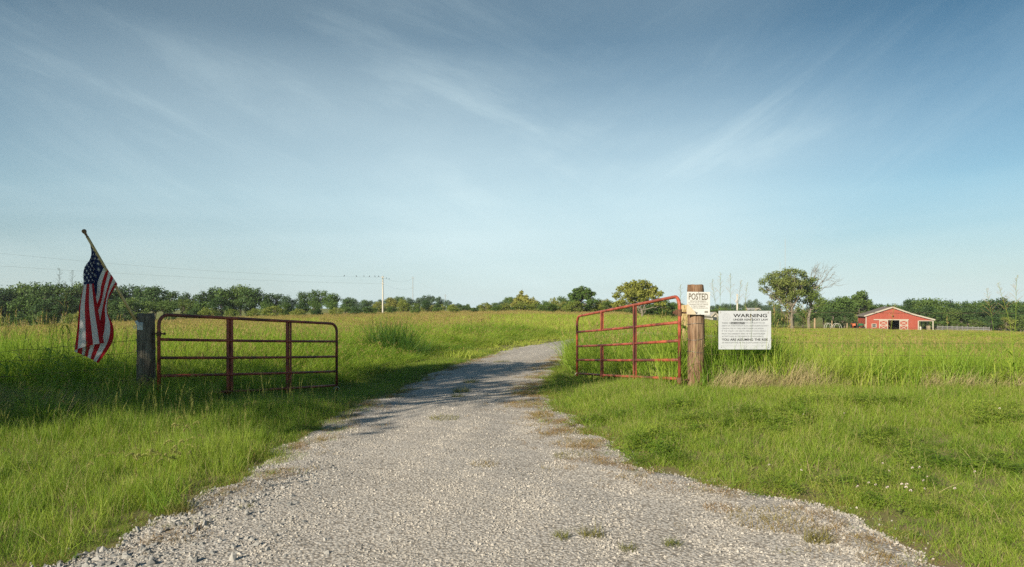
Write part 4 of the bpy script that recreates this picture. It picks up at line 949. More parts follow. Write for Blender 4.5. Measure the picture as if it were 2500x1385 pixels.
def poly(parent, name, pts, bx, y, m):
    vs = []; 
    for X, Y in pts: q = bx(X, Y, X, Y); vs.append((q[0], y, q[1]))
    n = len(vs); vs += [(a, y + 0.0015, c) for a, _, c in vs]; b = MB(); b.add(vs, [tuple(range(n)), tuple(range(2 * n - 1, n - 1, -1))] + [(i, i + n, (i + 1) % n + n, (i + 1) % n) for i in range(n)]); b.build(name, m, parent)
poly(ps, 'peeled_corner', [(115.5, 425), (140, 443), (170, 470), (205, 515), (240, 550), (262, 580), (272, 609), (115.5, 609)], bx, -0.0028, STAIN)
poly(ps, 'torn_edge', [(243, 548), (262, 560), (290, 575), (302, 568), (290, 592), (270, 603), (262, 580)], bx, -0.0034, INK2)
b = MB()
for i in range(12):
    q = bx(415 + i * 5, 545, 417.5 + i * 5, 580); b.box((q[0], -0.0016, q[1]), (q[2], -0.0004, q[3]))
b.build('bar_marks', INK3, ps); holes(ps, bx, [(340, 600), (310, 236)])
tag(ps, 'square white posted notice nailed to the brown gate post', 'sign')

# ---------------------------------------------------------------- flag
FR = empty('flag', W(338, 792, 10.70)); fo = FR.location
POLE_W = noisy('yellowed_wood_pole', (0.52, 0.38, 0.15), (0.62, 0.47, 0.21), 20, 0.5, 0.1, 0.002, 0.4, (1, 1, 0.2))
pb, pt = W(336, 791, 10.66) - fo, W(203, 561, 10.42) - fo
b = MB(); b.tube([pb.lerp(pt, s) for s in (0, 0.3, 0.6, 0.925)], 0.0195, 12); b.build('pole', POLE_W, FR, smooth=True)
b = MB(); dz = (pt - pb).normalized(); prof_ = [(0.915, .016), (0.925, .022), (0.93, .016), (0.945, .015), (0.950, .024), (0.956, .014), (0.962, .020), (0.972, .030), (0.985, .034), (0.996, .028), (1.002, .012), (1.004, .002)]
b.tube([pb.lerp(pt, s) for s, _ in prof_], [r for _, r in prof_], 16); b.build('finial', noisy('brown_finial', (0.16, 0.10, 0.05), (0.24, 0.15, 0.08), 20, 0.5), FR, smooth=True)
BRK = noisy('bracket_metal', (0.50, 0.57, 0.58), (0.62, 0.68, 0.68), 30, 0.4, 0.05, 0.001, 0.5)
b = MB(); q = W(340, 796, 10.715) - fo; b.box(q + Vector((-0.035, 0, -0.062)), q + Vector((0.05, 0.012, 0.055))); b.tube([pb - dz * 0.03, pb + dz * 0.05], 0.021, 14)
b.tube([q + Vector((-0.06 + .018 * math.cos(a), -0.02, -0.02 + 0.018 * math.sin(a))) for a in np.linspace(0, 6.283, 13)], 0.005, 6)
for dx, dz_ in ((-.022, .04), (.038, .04), (.038, -.05), (-.01, -.05)): b.tube([q + Vector((dx, -0.004, dz_)), q + Vector((dx, 0.001, dz_))], 0.006, 8)
b.build('bracket', BRK, FR)
S_K = [0, .18, .36, .54, .77, 1.0]; T_K = [0, .2, .4, .6, .8, 1.0]
GRID = [[(219, 591), (227, 640), (229, 693), (238, 747), (246, 793), (254, 838)],
        [(231, 609), (216, 646), (216, 694), (214, 746), (218, 796), (222, 843)],
        [(244, 629), (208, 656), (204, 698), (194, 748), (189, 800), (182, 856)],
        [(256, 648), (239, 688), (235, 723), (212, 767), (206, 812), (200, 866)],
        [(271, 670), (262, 702), (252, 744), (245, 782), (236, 824), (221, 876)],
        [(287, 694), (266, 728), (263, 762), (277, 800), (273, 838), (240, 887)]]
DEP = [[0, -.05, -.07, -.08, -.09, -.09], [0, -.09, -.10, -.11, -.12, -.12], [0, -.02, 0, 0, 0, -.01], [0, .02, .05, .07, .07, .06], [0, -.03, .03, .05, .05, .04], [0, .05, .03, -.02, .0, .02]]
def cr1(v, s, K):
    i = min(max(int(np.searchsorted(K, s, 'right')) - 1, 0), len(K) - 2); t = (s - K[i]) / (K[i + 1] - K[i])
    p0 = v[max(i - 1, 0)]; p1 = v[i]; p2 = v[i + 1]; p3 = v[min(i + 2, len(K) - 1)]
    return 0.5 * ((2 * p1) + (-p0 + p2) * t + (2 * p0 - 5 * p1 + 4 * p2 - p3) * t * t + (-p0 + 3 * p1 - 3 * p2 + p3) * t ** 3)
GA = np.array([[(px, py, DEP[i][j]) for j, (px, py) in enumerate(row)] for i, row in enumerate(GRID)], float)
def flag_pt(s, t):
    rows = [cr1(GA[i], t, T_K) for i in range(6)]; v = cr1(np.array(rows), s, S_K)
    d = v[2] + 0.012 * math.sin(s * 19 + t * 2.5) * min(1, t * 4) + 0.006 * math.sin(s * 41 - t * 7 + 1) * min(1, t * 3) + 0.004 * math.sin(t * 60 + s * 90)
    return W(v[0], v[1], 10.52 + (v[0] - 270) * 0.0012 + d) - fo
def cloth_mat(name, c, tr=0.30):
    m, t, b = mat(name, c, 0.75, 0, 0.15); n = noise(t, mapping(t, obj_co(t), rot=(0, R(35), 0), scale=(60, 60, 6)), 1.0, 3); bump(t, b, n, 0.35, 0.004)
    tl = t.nodes.new('ShaderNodeBsdfTranslucent'); tl.inputs[0].default_value = (*c, 1); mx = t.nodes.new('ShaderNodeMixShader'); mx.inputs[0].default_value = tr
    t.links.new(b.outputs[0], mx.inputs[1]); t.links.new(tl.outputs[0], mx.inputs[2]); t.links.new(mx.outputs[0], t.nodes['Material Output'].inputs[0]); return m
C_RED = cloth_mat('flag_red', (0.50, 0.022, 0.03)); C_WHT = cloth_mat('flag_white', (0.78, 0.78, 0.76)); C_BLU = cloth_mat('flag_blue', (0.022, 0.035, 0.11))
ns, nt = 13 * 7, 150; vs = [flag_pt(i / ns, j / nt) for i in range(ns + 1) for j in range(nt + 1)]; fs = []; mi = []
CANT_T = 0.40
for i in range(ns):
    for j in range(nt):
        a = i * (nt + 1) + j; fs.append((a, a + 1, a + nt + 2, a + nt + 1)); st = i // 7
        mi.append(2 if (st < 7 and (j + .5) / nt < CANT_T) else (0 if st % 2 == 0 else 1))
b = MB(); b.add(vs, fs); b.m = mi
b.build('cloth', [C_RED, C_WHT, C_BLU], FR, smooth=True)
b = MB(); b.m = []
HO = 7 / 13
for r_ in range(9):
    for c_ in range(11):
        if (r_ + c_) % 2: continue
        s0, t0 = HO * (r_ + 1) / 10, CANT_T * (c_ + 1) / 12; R0 = 0.031; rt_ = R0 * 0.62
        for side in (-1, 1):
            pts = []
            for kx in range(10):
                an = math.pi * 2 * kx / 10; rr = 1.0 if kx % 2 == 0 else 0.40
                s, t = s0 - R0 * rr * math.cos(an) * 1.0, t0 + rt_ * rr * math.sin(an); pts.append((max(0, s), max(0, t)))
            c = flag_pt(s0, t0); ea = flag_pt(s0 + .01, t0) - c; eb = flag_pt(s0, t0 + .01) - c; nn = ea.cross(eb).normalized() * 0.0035 * side
            vs = [c + nn] + [flag_pt(s, t) + nn for s, t in pts]
            b.add(vs, [(0, kx + 1, (kx + 1) % 10 + 1) for kx in range(10)])
b.build('stars', C_WHT, FR)
tag(FR, 'striped red, white and blue flag with white stars drooping from a slanted pole', 'flag')

# ---------------------------------------------------------------- barn
BARN_RED = noisy('barn_red_siding', (0.27, 0.055, 0.035), (0.35, 0.082, 0.052), 1.2, 0.6, 0.1, 0.01, 0.3, (6, 6, 0.3))
TRIM = mat('barn_white_trim', (0.40, 0.36, 0.30), 0.6)[0]
ROOFM = noisy('brown_grey_shingles', (0.16, 0.135, 0.12), (0.21, 0.18, 0.16), 3, 0.9, 0.3, 0.02)
DARK = mat('barn_interior', (0.035, 0.03, 0.028), 0.9)[0]
GLASS = mat('window_glass', (0.05, 0.06, 0.07), 0.1, 0, 0.6)[0]
bx0, by0 = 96.5, 190.0; bz = CH - (806 - HY) * 190 / F
BR = empty('barn', (bx0, by0, bz), math.atan2(-0.287, 0.958))        # local x along the front, y into the barn
RH, EH, WW, LW, BD = 6.25, 3.95, 12.65, 16.4, 11.0; RX = 6.5; BKX, BKH = 11.3, 4.42; LE = 2.95
Z0 = -0.5
def front_wall():
    b = MB(); th = 0.15; ox0, ox1, oz = 5.55, 8.25, 2.72                    # big opening between the sliding doors
    def zr(x): return EH + (RH - EH) * x / RX if x < RX else (RH + (BKH - RH) * (x - RX) / (BKX - RX) if x < BKX else BKH + (LE - BKH) * (x - BKX) / (LW - BKX))
    xs = [0, 2, 4, ox0, RX, ox1, 10, BKX, WW]
    for a, c in zip(xs[:-1], xs[1:]):
        z0 = oz if (a >= ox0 and c <= ox1) else Z0
        vs = [(a, 0, z0), (c, 0, z0), (c, 0, zr(c)), (a, 0, zr(a)), (a, th, z0), (c, th, z0), (c, th, zr(c)), (a, th, zr(a))]
        b.add(vs, [(0, 1, 2, 3), (7, 6, 5, 4), (0, 4, 5, 1), (2, 6, 7, 3), (0, 3, 7, 4), (1, 5, 6, 2)])
    vs = [(WW, 0, 2.62), (LW, 0, 2.62), (LW, 0, zr(LW)), (WW, 0, zr(WW)), (WW, th, 2.62), (LW, th, 2.62), (LW, th, zr(LW)), (WW, th, zr(WW))]
    b.add(vs, [(0, 1, 2, 3), (7, 6, 5, 4), (0, 4, 5, 1), (2, 6, 7, 3), (1, 5, 6, 2)])
    # ribs of the sheet siding
    x = 0.3
    while x < WW:
        z0 = 2.72 if ox0 - .05 < x < ox1 + .05 else Z0
        b.box((x, -0.02, z0), (x + 0.05, 0.003, zr(x) - 0.02)); x += 0.46
    b.build('wall', BARN_RED, BR)
front_wall()
b = MB(); b.box((0, 0.15, Z0), (0.15, BD, EH)); b.box((WW - .15, 0.15, Z0), (WW, BD, 3.9)); b.box((0.15, BD - .15, Z0), (WW - .15, BD, EH))
y = 0.6
while y < BD: b.box((-0.02, y, Z0), (0.003, y + 0.05, EH - 0.02)); y += 0.46
b.build('wall', BARN_RED, BR)
b = MB(); b.box((0.2, 0.2, Z0), (WW - .2, BD - .2, 0.02)); b.box((0.3, 6.8, 0), (WW - 0.3, 6.9, 3.8)); b.build('dim_interior', DARK, BR)
b = MB(); ov = 0.35
def slab(x0, z0, x1, z1, t=0.12):
    vs = [(x0, -ov, z0), (x1, -ov, z1), (x1, BD + ov, z1), (x0, BD + ov, z0)]; vs += [(a, c, d + t) for a, c, d in vs]
    b.add(vs, [(3, 2, 1, 0), (4, 5, 6, 7), (0, 1, 5, 4), (1, 2, 6, 5), (2, 3, 7, 6), (3, 0, 4, 7)])
slab(-0.35, EH - 0.12, RX, RH + .01); slab(RX, RH + .01, BKX, BKH + .01); slab(BKX, BKH - 0.02, LW + .25, LE - 0.08); b.build('roof', ROOFM, BR)
b = MB(); yy = -ov - 0.05
for (x0, z0, x1, z1) in ((-0.37, EH - .13, RX, RH), (RX, RH, BKX, BKH), (BKX, BKH - .03, LW + .27, LE - .09)): b.beam((x0, yy, z0 - .02), (x1, yy, z1 - .02), 0.06, 0.36)
b.beam((-0.40, -ov, EH - .16), (-0.40, BD + ov, EH - .16), 0.08, 0.22); b.build('rake_trim', TRIM, BR)
b = MB(); b.box((-0.03, -0.05, Z0), (0.22, -0.021, EH - .1)); b.box((-0.04, BD - .2, Z0), (-0.021, BD, EH - .1)); b.box((-0.25, -0.06, -0.2), (0.1, -0.055, 1.6)); b.build('corner_trim', TRIM, BR)
b = MB(); b.box((1.95, -0.16, 2.72), (10.45, -0.03, 2.98)); b.build('door_track', TRIM, BR)
for x0, x1 in ((3.30, 5.42), (8.20, 10.30)):
    d = MB(); d.box((x0, -0.12, 0.0), (x1, -0.06, 2.72)); dd = d.build('sliding_door', BARN_RED, BR)
    t = MB(); y0, y1 = -0.17, -0.121; w = 0.2
    t.box((x0, y0, 0), (x0 + w, y1, 2.72)); t.box((x1 - w, y0, 0), (x1, y1, 2.72)); t.box((x0 + w, y0, 2.52), (x1 - w, y1, 2.72)); t.box((x0 + w, y0, 0), (x1 - w, y1, 0.18)); t.box((x0 + w, y0, 1.25), (x1 - w, y1, 1.43))
    for za, zb in ((0.18, 1.25), (1.43, 2.52)):
        t.beam((x0 + w, -0.145, za), (x1 - w, -0.145, zb), 0.03, 0.14); t.beam((x0 + w, -0.140, zb), (x1 - w, -0.140, za), 0.03, 0.14)
    t.build('white_bracing', TRIM, dd)
w = MB(); w.box((1.45, -0.09, 0.72), (2.65, -0.03, 1.75)); wn = w.build('window', TRIM, BR)
g = MB(); g.box((1.62, -0.10, 0.86), (2.48, -0.091, 1.20)); g.box((1.62, -0.10, 1.27), (2.48, -0.091, 1.62)); g.build('pane', GLASS, wn)
b = MB(); b.beam((6.65, -0.03, 3.95), (6.65, -0.28, 4.0), 0.05, 0.05); b.tube([(6.65, -0.3, 4.05), (6.65, -0.3, 3.92), (6.65, -0.3, 3.78)], [0.04, 0.10, 0.22], 12); b.build('barn_lamp', mat('dark_metal', (0.05, 0.05, 0.05), 0.5, 0.5)[0], BR)
b = MB(); b.box((WW - 0.02, -0.06, Z0), (WW + 0.26, -0.021, 2.62)); b.box((WW + .26, -0.06, 2.50), (LW, -0.021, 2.68)); b.build('shed_trim', TRIM, BR)
for yy in (0.0, 5.4, BD - .15):
    b = MB(); b.box((LW - 0.28, yy, Z0), (LW - 0.02, yy + .15, 2.62 if yy == 0 else 2.7)); b.build('shed_post', TRIM, BR)
tag(BR, 'red metal barn with white trim and crossed sliding doors at far right', 'barn')
# pale barrel and feed bin in the open shed
def barnp(x, y, z=0.0):
    a = math.atan2(-0.287, 0.958); return Vector((bx0 + x * math.cos(a) - y * math.sin(a), by0 + x * math.sin(a) + y * math.cos(a), bz + z))
p = barnp(13.5, 1.5); r = empty('barrel', p); b = MB(); b.tube([(0, 0, 0), (0, 0, .1), (0, 0, .5), (0, 0, .9), (0, 0, 1.0)], [.32, .36, .42, .36, .30], 16); b.build('drum', mat('pale_plastic', (.6, .58, .5), .5)[0], r); tag(r, 'pale round barrel in the open shed of the red barn', 'barrel')
p = barnp(15.4, 1.0); r = empty('stacked_crates', p); b = MB()
for i in range(4): b.box((-.35, -.3, i * .32), (.35, .3, i * .32 + .27)); b.box((-.30, -.25, i * .32 + .27), (.30, .25, i * .32 + .32))
b.build('crates', mat('crate_wood', (.33, .27, .19), .8)[0], r); tag(r, 'brown stack of crates beside the outer post of the barn shed', 'crate stack')
# gravel yard before the barn
b = MB(); yv = []
for i in range(33):
    for j in range(9):
        s = i / 32; x = 88 + s * 56; yb = 187.5 - s * 9 - 0.04 * (x - 116) ** 2 * 0.02; y = yb - 5.5 + j * 1.1 + math.sin(x * .4) * .5
        yv.append((x, y, float(terrain(x, y)) + 0.10))
b.add(yv, [(i * 9 + j, (i + 1) * 9 + j, (i + 1) * 9 + j + 1, i * 9 + j + 1) for i in range(32) for j in range(8)])
tag(b.build('barnyard_gravel', M_ROAD), kind='structure')
# tractor left of the barn
TG = mat('tractor_green', (0.03, 0.16, 0.07), .4, 0, .5)[0]; TO = mat('tractor_orange', (0.55, 0.12, 0.03), .4, 0, .5)[0]; RUB = mat('rubber', (0.03, 0.03, 0.03), .8)[0]
def tractor(label, x, y, rz, m, m2):
    r = empty('tractor', (x, y, float(terrain(x, y))), rz); b = MB()
    b.box((-.4, -1.6, .95), (.4, .1, 1.55)); b.box((-.35, -1.65, 1.0), (.35, -1.6, 1.45)); b.box((-.3, .1, .8), (.3, 1.2, 1.2)); b.build('body', m, r)
    b = MB(); b.box((-.28, .6, 1.2), (.28, 1.1, 1.35)); b.box((-.28, 1.05, 1.35), (.28, 1.15, 1.8)); b.build('seat', RUB, r)
    b = MB(); b.tube([(0, .1, 1.5), (0, .35, 1.75)], .03, 6); b.tube([(.2 * math.cos(a), .37, 1.78 + .2 * math.sin(a)) for a in np.linspace(0, 6.283, 13)], .02, 5); b.build('steering_wheel', RUB, r)
    b = MB(); b.tube([(.15, -1.0, 1.55), (.15, -1.0, 2.15)], .04, 8); b.build('exhaust', RUB, r)
    for s in (-1, 1):
        for (yy, rr, wd) in ((.75, .72, .36), (-1.3, .42, .22)):
            w = MB(); w.tube([(s * .55, yy, rr), (s * .60, yy, rr), (s * (.60 + wd - .05), yy, rr), (s * (.60 + wd), yy, rr)], [rr * .92, rr, rr, rr * .92], 22); wh = w.build('wheel', RUB, r)
            h = MB(); h.tube([(s * (.60 + wd), yy, rr), (s * (.60 + wd + .03), yy, rr)], [rr * .5, rr * .4], 14); h.build('rim', m2, wh)
        f = MB(); f.tube([(s * .78, .75 + .85 * math.cos(a), .72 + .85 * math.sin(a)) for a in np.linspace(.5, 2.6, 9)], .05, 5); f.box((min(s * .60, s * .96), .3, 1.56), (max(s * .60, s * .96), 1.2, 1.60)); f.build('fender', m, r)
    tag(r, label, 'tractor')
p = barnp(-1.6, 0.2); tractor('old green tractor parked against the left wall of the red barn', p.x - .4, p.y, R(25), TG, TO)
p = barnp(-3.6, -1.0); tractor('small orange tractor parked beside the green tractor near the barn', p.x + .7, p.y, R(-30), TO, TG)
# grey board fence right of the barn
BOARD = noisy('grey_boards', (0.20, 0.20, 0.20), (0.28, 0.28, 0.28), 3, 0.8, .1, .01)
a0, a1 = W(2278, 805, 190), W(2415, 822, 171); r = empty('board_fence', (a0.x, a0.y, float(terrain(a0.x, a0.y)))); n = 11
for i in range(n + 1):
    s = i / n; x = a0.x + (a1.x - a0.x) * s; y = a0.y + (a1.y - a0.y) * s; z = float(terrain(x, y)); b = MB()
    b.box((x - .07 - r.location.x, y - .07 - r.location.y, z - .3 - r.location.z), (x + .07 - r.location.x, y + .07 - r.location.y, z + 1.45 - r.location.z)); b.build('fence_post', BOARD, r)
for hh in (.35, .75, 1.15):
    b = MB()
    for i in range(n):
        q = []
        for s in (i / n, (i + 1) / n):
            x = a0.x + (a1.x - a0.x) * s; y = a0.y + (a1.y - a0.y) * s; q.append(Vector((x, y - .1, float(terrain(x, y)) + hh)) - r.location)
        b.beam(q[0], q[1], .04, .24)
    b.build('rail_board', BOARD, r)
tag(r, 'long grey board fence running right from the barn shed', 'fence')
# wooden posts and hoops out in the meadow
WP = noisy('far_post_wood', (.30, .22, .13), (.40, .30, .19), 5, .9)
for i, (px, yt, yb_, D, lab) in enumerate([(1989, 777, 799, 170, 'thick brown wooden post right of the half bare tree'), (2031, 783, 800, 172, 'thinner brown wooden post between the white hoops and the half bare tree'), (2068, 789, 806, 178, 'short wooden post just left of the tractors'), (2129, 797, 812, 168, 'short leaning post in the meadow below the barn window'), (1938, 773, 799, 166, 'brown wooden post standing under the airy tree')]):
    t_ = W(px, yt, D); z = float(terrain(t_.x, D)); r = empty('wooden_post', (t_.x, D, z)); b = MB(); b.tube([(0, 0, -.3), (0, 0, .6), (.02, 0, t_.z - z)], [.24, .22, .20] if i < 1 else [.15, .14, .13], 9); b.build('stake', WP, r); tag(r, lab, 'post')
HOOP = mat('white_hoop', (.42, .42, .36), .5)[0]
for px, wd, D, lab in ((2022, 16, 168, 'white arched hoop standing in the meadow left of the barn'), (2043, 20, 171, 'low pale hoop frame nearest the tractors')):
    c = W(px, 800, D); z = float(terrain(c.x, D)); w_ = wd * D / F / 2; r = empty('hoop', (c.x, D, z))
    for dy in (-.5, .5):
        b = MB(); b.tube([(w_ * math.cos(a), dy, 1.5 * math.sin(a)) for a in np.linspace(0, math.pi, 15)], .06, 6); b.build('arch', HOOP, r)
    tag(r, lab, 'hoop')
# distant houses
SIDING = mat('pale_siding', (.50, .47, .41), .7)[0]; HROOF = mat('pale_roof', (.36, .35, .34), .8)[0]
def house(label, px, yeave, ypeak, wpx, D):
    c = W(px, yeave, D); k = D / F; z = float(terrain(c.x, D)) - .3; r = empty('house', (c.x, D, z)); w_ = wpx * k / 2; he = c.z - z; hp = CH - (ypeak - HY) * k - z; b = MB()
    b.box((-w_, 0, 0), (w_, 12, he)); b.add([(-w_, 0, he), (w_, 0, he), (0, 0, hp - .2), (-w_, 12, he), (w_, 12, he), (0, 12, hp - .2)], [(0, 1, 2), (5, 4, 3)]); b.build('wall', SIDING, r)
    b = MB(); b.beam((-w_ - .5, 6, he - .2), (0, 6, hp), 12.8, .2); b.beam((0, 6, hp), (w_ + .5, 6, he - .2), 12.8, .2); b.build('roof', HROOF, r)
    b = MB(); b.beam((-w_ - .5, -.5, he - .2), (0, -.5, hp), .1, .45); b.beam((0, -.5, hp), (w_ + .5, -.5, he - .2), .1, .45); b.build('gable_trim', TRIM, r)
    b = MB(); b.box((-.6, -.05, he - 1.6), (.6, -.01, he - .3)); b.build('window', GLASS, r); tag(r, label, 'house')
house('small distant gabled house seen between the notice and the warning sign', 1745, 772, 763, 13, 225)
house('distant pale house half hidden in trees left of the airy tree', 1850, 758, 753, 15, 262)
# ---------------------------------------------------------------- utility poles, wires, masts
POLEM = noisy('pale_pole_wood', (.50, .47, .41), (.60, .57, .50), 4, .8, .2, .01, .2, (3, 3, .3))
TIN = mat('transformer_grey', (.50, .52, .53), .5)[0]
def upole(label, px, ytop, D, r0, cross=True, m=None, can=False, second=None):
    t_ = W(px, ytop, D); z = float(terrain(t_.x, D)); r = empty('utility_pole', (t_.x, D, z)); H = t_.z - z; b = MB(); b.tube([(0, 0, -.5), (0, 0, H / 2), (0, 0, H)], [r0, r0 * .88, r0 * .72], 10); b.build('pole', m or POLEM, r)
    k = D / F
    if cross:
        b = MB(); b.beam((-3.4 * k, -.2, H - 4 * k), (3.4 * k, -.2, H - 4 * k), .09, .10); b.build('crossarm', m or POLEM, r)
        for s in (-3, 0, 3):
            b = MB(); b.tube([(s * k, -.2, H - 4 * k + .07), (s * k, -.2, H - 4 * k + .3)], .06, 6); b.build('insulator', TIN, r)
    if second: b = MB(); b.beam((-3.5 * k, -.2, H - second * k), (3.5 * k, -.2, H - second * k), .10, .10); b.build('lower_crossarm', m or POLEM, r)
    if can: b = MB(); b.tube([(-.45, -.3, H - can - .1), (-.45, -.3, H - can), (-.45, -.3, H - can + 1.0), (-.45, -.3, H - can + 1.1)], [.15, .3, .3, .12], 12); b.build('transformer', TIN, r)
    tag(r, label, 'utility pole'); return r, H
GREYM = mat('weathered_grey', (.33, .34, .34), .7)[0]
upole('pale wooden utility pole rising from the middle of the field', 934.5, 674, 185, .22, True, None, False, 19)
upole('thin grey utility pole standing behind the treeline right of the pale pole', 1008, 675, 330, .16, True, GREYM, False, 28)
upole('short faint utility pole at the low end of the middle treeline', 1087, 719, 330, .16, True, GREYM)
upole('utility pole with grey transformer behind the warning sign', 1800, 718, 255, .34, True, None, 3.2)
for nm, px, yt, D, lab in (('radio_mast', 1917, 584, 700, 'very tall thin radio mast in the sky above the airy tree'), ('radio_mast', 1904.5, 640, 700, 'shorter thin radio mast just left of the tall one')):
    t_ = W(px, yt, D); r = empty(nm, (t_.x, D, -2)); b = MB(); H = t_.z + 2; 
    for k in range(3):
        a = 2.094 * k; b.tube([(.28 * math.cos(a), .28 * math.sin(a), 0), (.28 * math.cos(a), .28 * math.sin(a), H)], .07, 4)
    b.build('lattice', GREYM, r); b = MB(); b.tube([(0, 0, H), (0, 0, H + 3)], .05, 4); b.build('antenna', GREYM, r)
    b = MB(); b.tube([(0, -.3, H * .55), (0, -.3, H * .55 + 1.2)], .5, 8); b.build('beacon', GREYM, r); tag(r, lab, 'radio mast')
WIREM = mat('power_wire', (.30, .31, .32), .6)[0]
def wire(label, pts, r):
    b = MB(); P = []
    for (p, q, sag) in pts:
        for i in range(24): s = i / 24; P.append(p.lerp(q, s) - Vector((0, 0, sag * 4 * s * (1 - s))))
    P.append(pts[-1][1]); b.tube(P, r, 4, cap=False); o = b.build('power_line', WIREM); tag(o, label, 'power line', 'power lines over the field')
pA, pB, pC, pD = W(934.5, 677, 184.8), W(1008, 679, 330), W(934.5, 693, 184.8), W(1008, 703, 330)
wire('upper of the two thin power lines crossing the sky at left', [(W(-250, 592, 112), pA, 1.3), (pA, pB, 1.5), (pB, W(1087, 722, 330), 0.5)], .011)
wire('lower of the two thin power lines crossing the sky at left', [(W(-250, 632, 112), pC, 0.7), (pC, pD, 1.2)], .011)
BIRD = mat('dark_feathers', (.03, .03, .035), .7)[0]; bird0 = None
for i, px in enumerate((840, 870, 888, 902, 915, 925, 944, 950)):
    sgn = (px - 934.5); base = pA.lerp(pB, sgn / 73.5) if sgn > 0 else pA.lerp(W(-250, 592, 112), 0)
    if sgn < 0:
        A_, B_ = W(-250, 592, 112), pA; best = min((abs((CX + F * (A_.lerp(B_, s).x) / A_.lerp(B_, s).y) - px), s) for s in np.linspace(0, 1, 800)); s = best[1]; base = A_.lerp(B_, s) - Vector((0, 0, 1.3 * 4 * s * (1 - s)))
    else: s = sgn / 73.5; s = s * 184.8 / (330 - s * (330 - 184.8)); base = pA.lerp(pB, s) - Vector((0, 0, 1.5 * 4 * s * (1 - s)))
    if bird0 is None:
        b = MB(); b.tube([(0, .14, .06), (0, .06, .10), (0, -.02, .16), (0, -.08, .26), (0, -.11, .33), (0, -.16, .33)], [.02, .05, .085, .075, .05, .008], 9); bird0 = b.build('bird', BIRD, smooth=True); o = bird0
    else: o = bird0.copy(); COL.objects.link(o)
    o.location = base; o.scale = (1.1,) * 3; o.rotation_euler = (0, 0, random.uniform(0, 6)); tag(o, '%s dark bird %s the pale utility pole on the upper wire' % (['sixth', 'fifth', 'fourth', 'third', 'second', 'first', 'first', 'second'][i], 'left of' if px < 934 else 'right of'), 'bird', 'birds on the power line')
# plank stub behind the right gate hinge
c = W(1671, 756, 12.4); r = empty('plank_post', (c.x, 12.4, float(terrain(c.x, 12.4)))); b = MB(); b.box((-.07, -.04, -.2), (.07, .04, W(1671, 745, 12.4).z - r.location.z)); b.build('plank', noisy('fresh_plank', (.42, .30, .15), (.52, .39, .22), 6, .8), r); tag(r, 'light tan plank post just behind the right gate hinge', 'post')

# ---------------------------------------------------------------- single plants
def tall_stalk(label, px, ytop, D, lean, seed, leaves=5, head=0.42, group='seeding grass stalks', cat='grass stalk'):
    rg = np.random.default_rng(seed); t_ = W(px, ytop, D); x0 = t_.x - lean; z = float(terrain(x0, D)); r = empty('grass_stalk', (x0, D, z)); H = t_.z - z
    pts = [Vector((lean * (i / 8) ** 2, 0.03 * math.sin(i), H * i / 8)) for i in range(9)]
    b = MB(); b.tube(pts, [.0045 - .0030 * i / 8 for i in range(9)], 5); b.build('stem', G_TALL, r)
    def at(s): i = min(int(s * 8), 7); return pts[i].lerp(pts[i + 1], s * 8 - i)
    b = MB()
    for k in range(leaves):
        p = at(0.15 + 0.5 * k / leaves); th = rg.uniform(0, 6.283); L = rg.uniform(.35, .6); d = Vector((math.cos(th), math.sin(th), 0)); s_ = Vector((-math.sin(th), math.cos(th), 0)); vs = []
        for i in range(8):
            q = i / 7; c = p + d * L * q * .75 + Vector((0, 0, L * (.75 * q - 1.0 * q * q))); w_ = .011 * (1 - q ** 2.2) + .0008; vs += [c - s_ * w_, c + s_ * w_]
        b.add(vs, [(2 * i, 2 * i + 1, 2 * i + 3, 2 * i + 2) for i in range(7)])
    b.build('leaf_blades', G_TALL, r)
    b = MB()
    for k in range(26):
        q = k / 26; p = at(1 - head / H * (1 - q) * 1.0); th = rg.uniform(0, 6.283); L = head * (.40 * (1 - q) + .07) * rg.uniform(.7, 1.2)
        d = Vector((math.cos(th) * .62, math.sin(th) * .62, .72)); e = p + d * L + Vector((0, 0, -L * .15)); b.tube([p, p.lerp(e, .5) + Vector((0, 0, .01)), e], [.0011, .0009, .0007], 3, cap=False)
        for j in range(6):
            c = p.lerp(e, .35 + .65 * j / 5); o_ = Vector(rg.normal(size=3)).normalized(); u = (d + o_ * .6).normalized() * .008; v = u.cross(o_).normalized() * .0022
            b.add([c, c + u * .5 + v, c + u, c + u * .5 - v], [(0, 1, 2, 3)])
    b.build('seed_head', G_SEED, r); tag(r, label, cat, group)
for i, (lab, px, yt, D, ln) in enumerate([('tall seeding grass stalk just right of the posted notice', 1740, 682, 11.8, -.10), ('tallest grass stalk between the notice and the warning sign', 1761, 666, 11.9, .05), ('straight grass stalk above the left half of the warning sign', 1785, 668, 12.0, .04), ('leaning grass stalk above the right half of the warning sign', 1812, 684, 11.9, .16), ('short grass stalk over the right corner of the warning sign', 1826, 690, 12.1, .12),
    ('grass stalk left of the brown post top', 1663, 695, 11.6, .03), ('grass stalk leaning over the meadow left of the barn', 1962, 742, 11.6, -.12), ('tall green stalk crossing in front of the barn doors', 2187, 742, 11.3, .16), ('curved grass stalk left of the barn', 1925, 740, 11.9, .05),
    ('upright dark stalk rising over trees left of the flag', 143, 655, 10.4, .02), ('leaning dark stalk nearest the left side of the flag', 176, 660, 10.6, .07), ('bushy dark stalk touching the flag edge', 205, 664, 10.9, .06), ('short stalk between the two left stalks', 158, 688, 10.9, .02),
    ('feathery stalk at the right edge of the photo', 2487, 672, 9.9, .10), ('arching seeding stalk left of the right edge stalk', 2440, 690, 9.9, -.22), ('low seeding stalk at far right before the treeline', 2412, 704, 10.1, -.10)]): tall_stalk(lab, px, yt, D, ln, 60 + i)
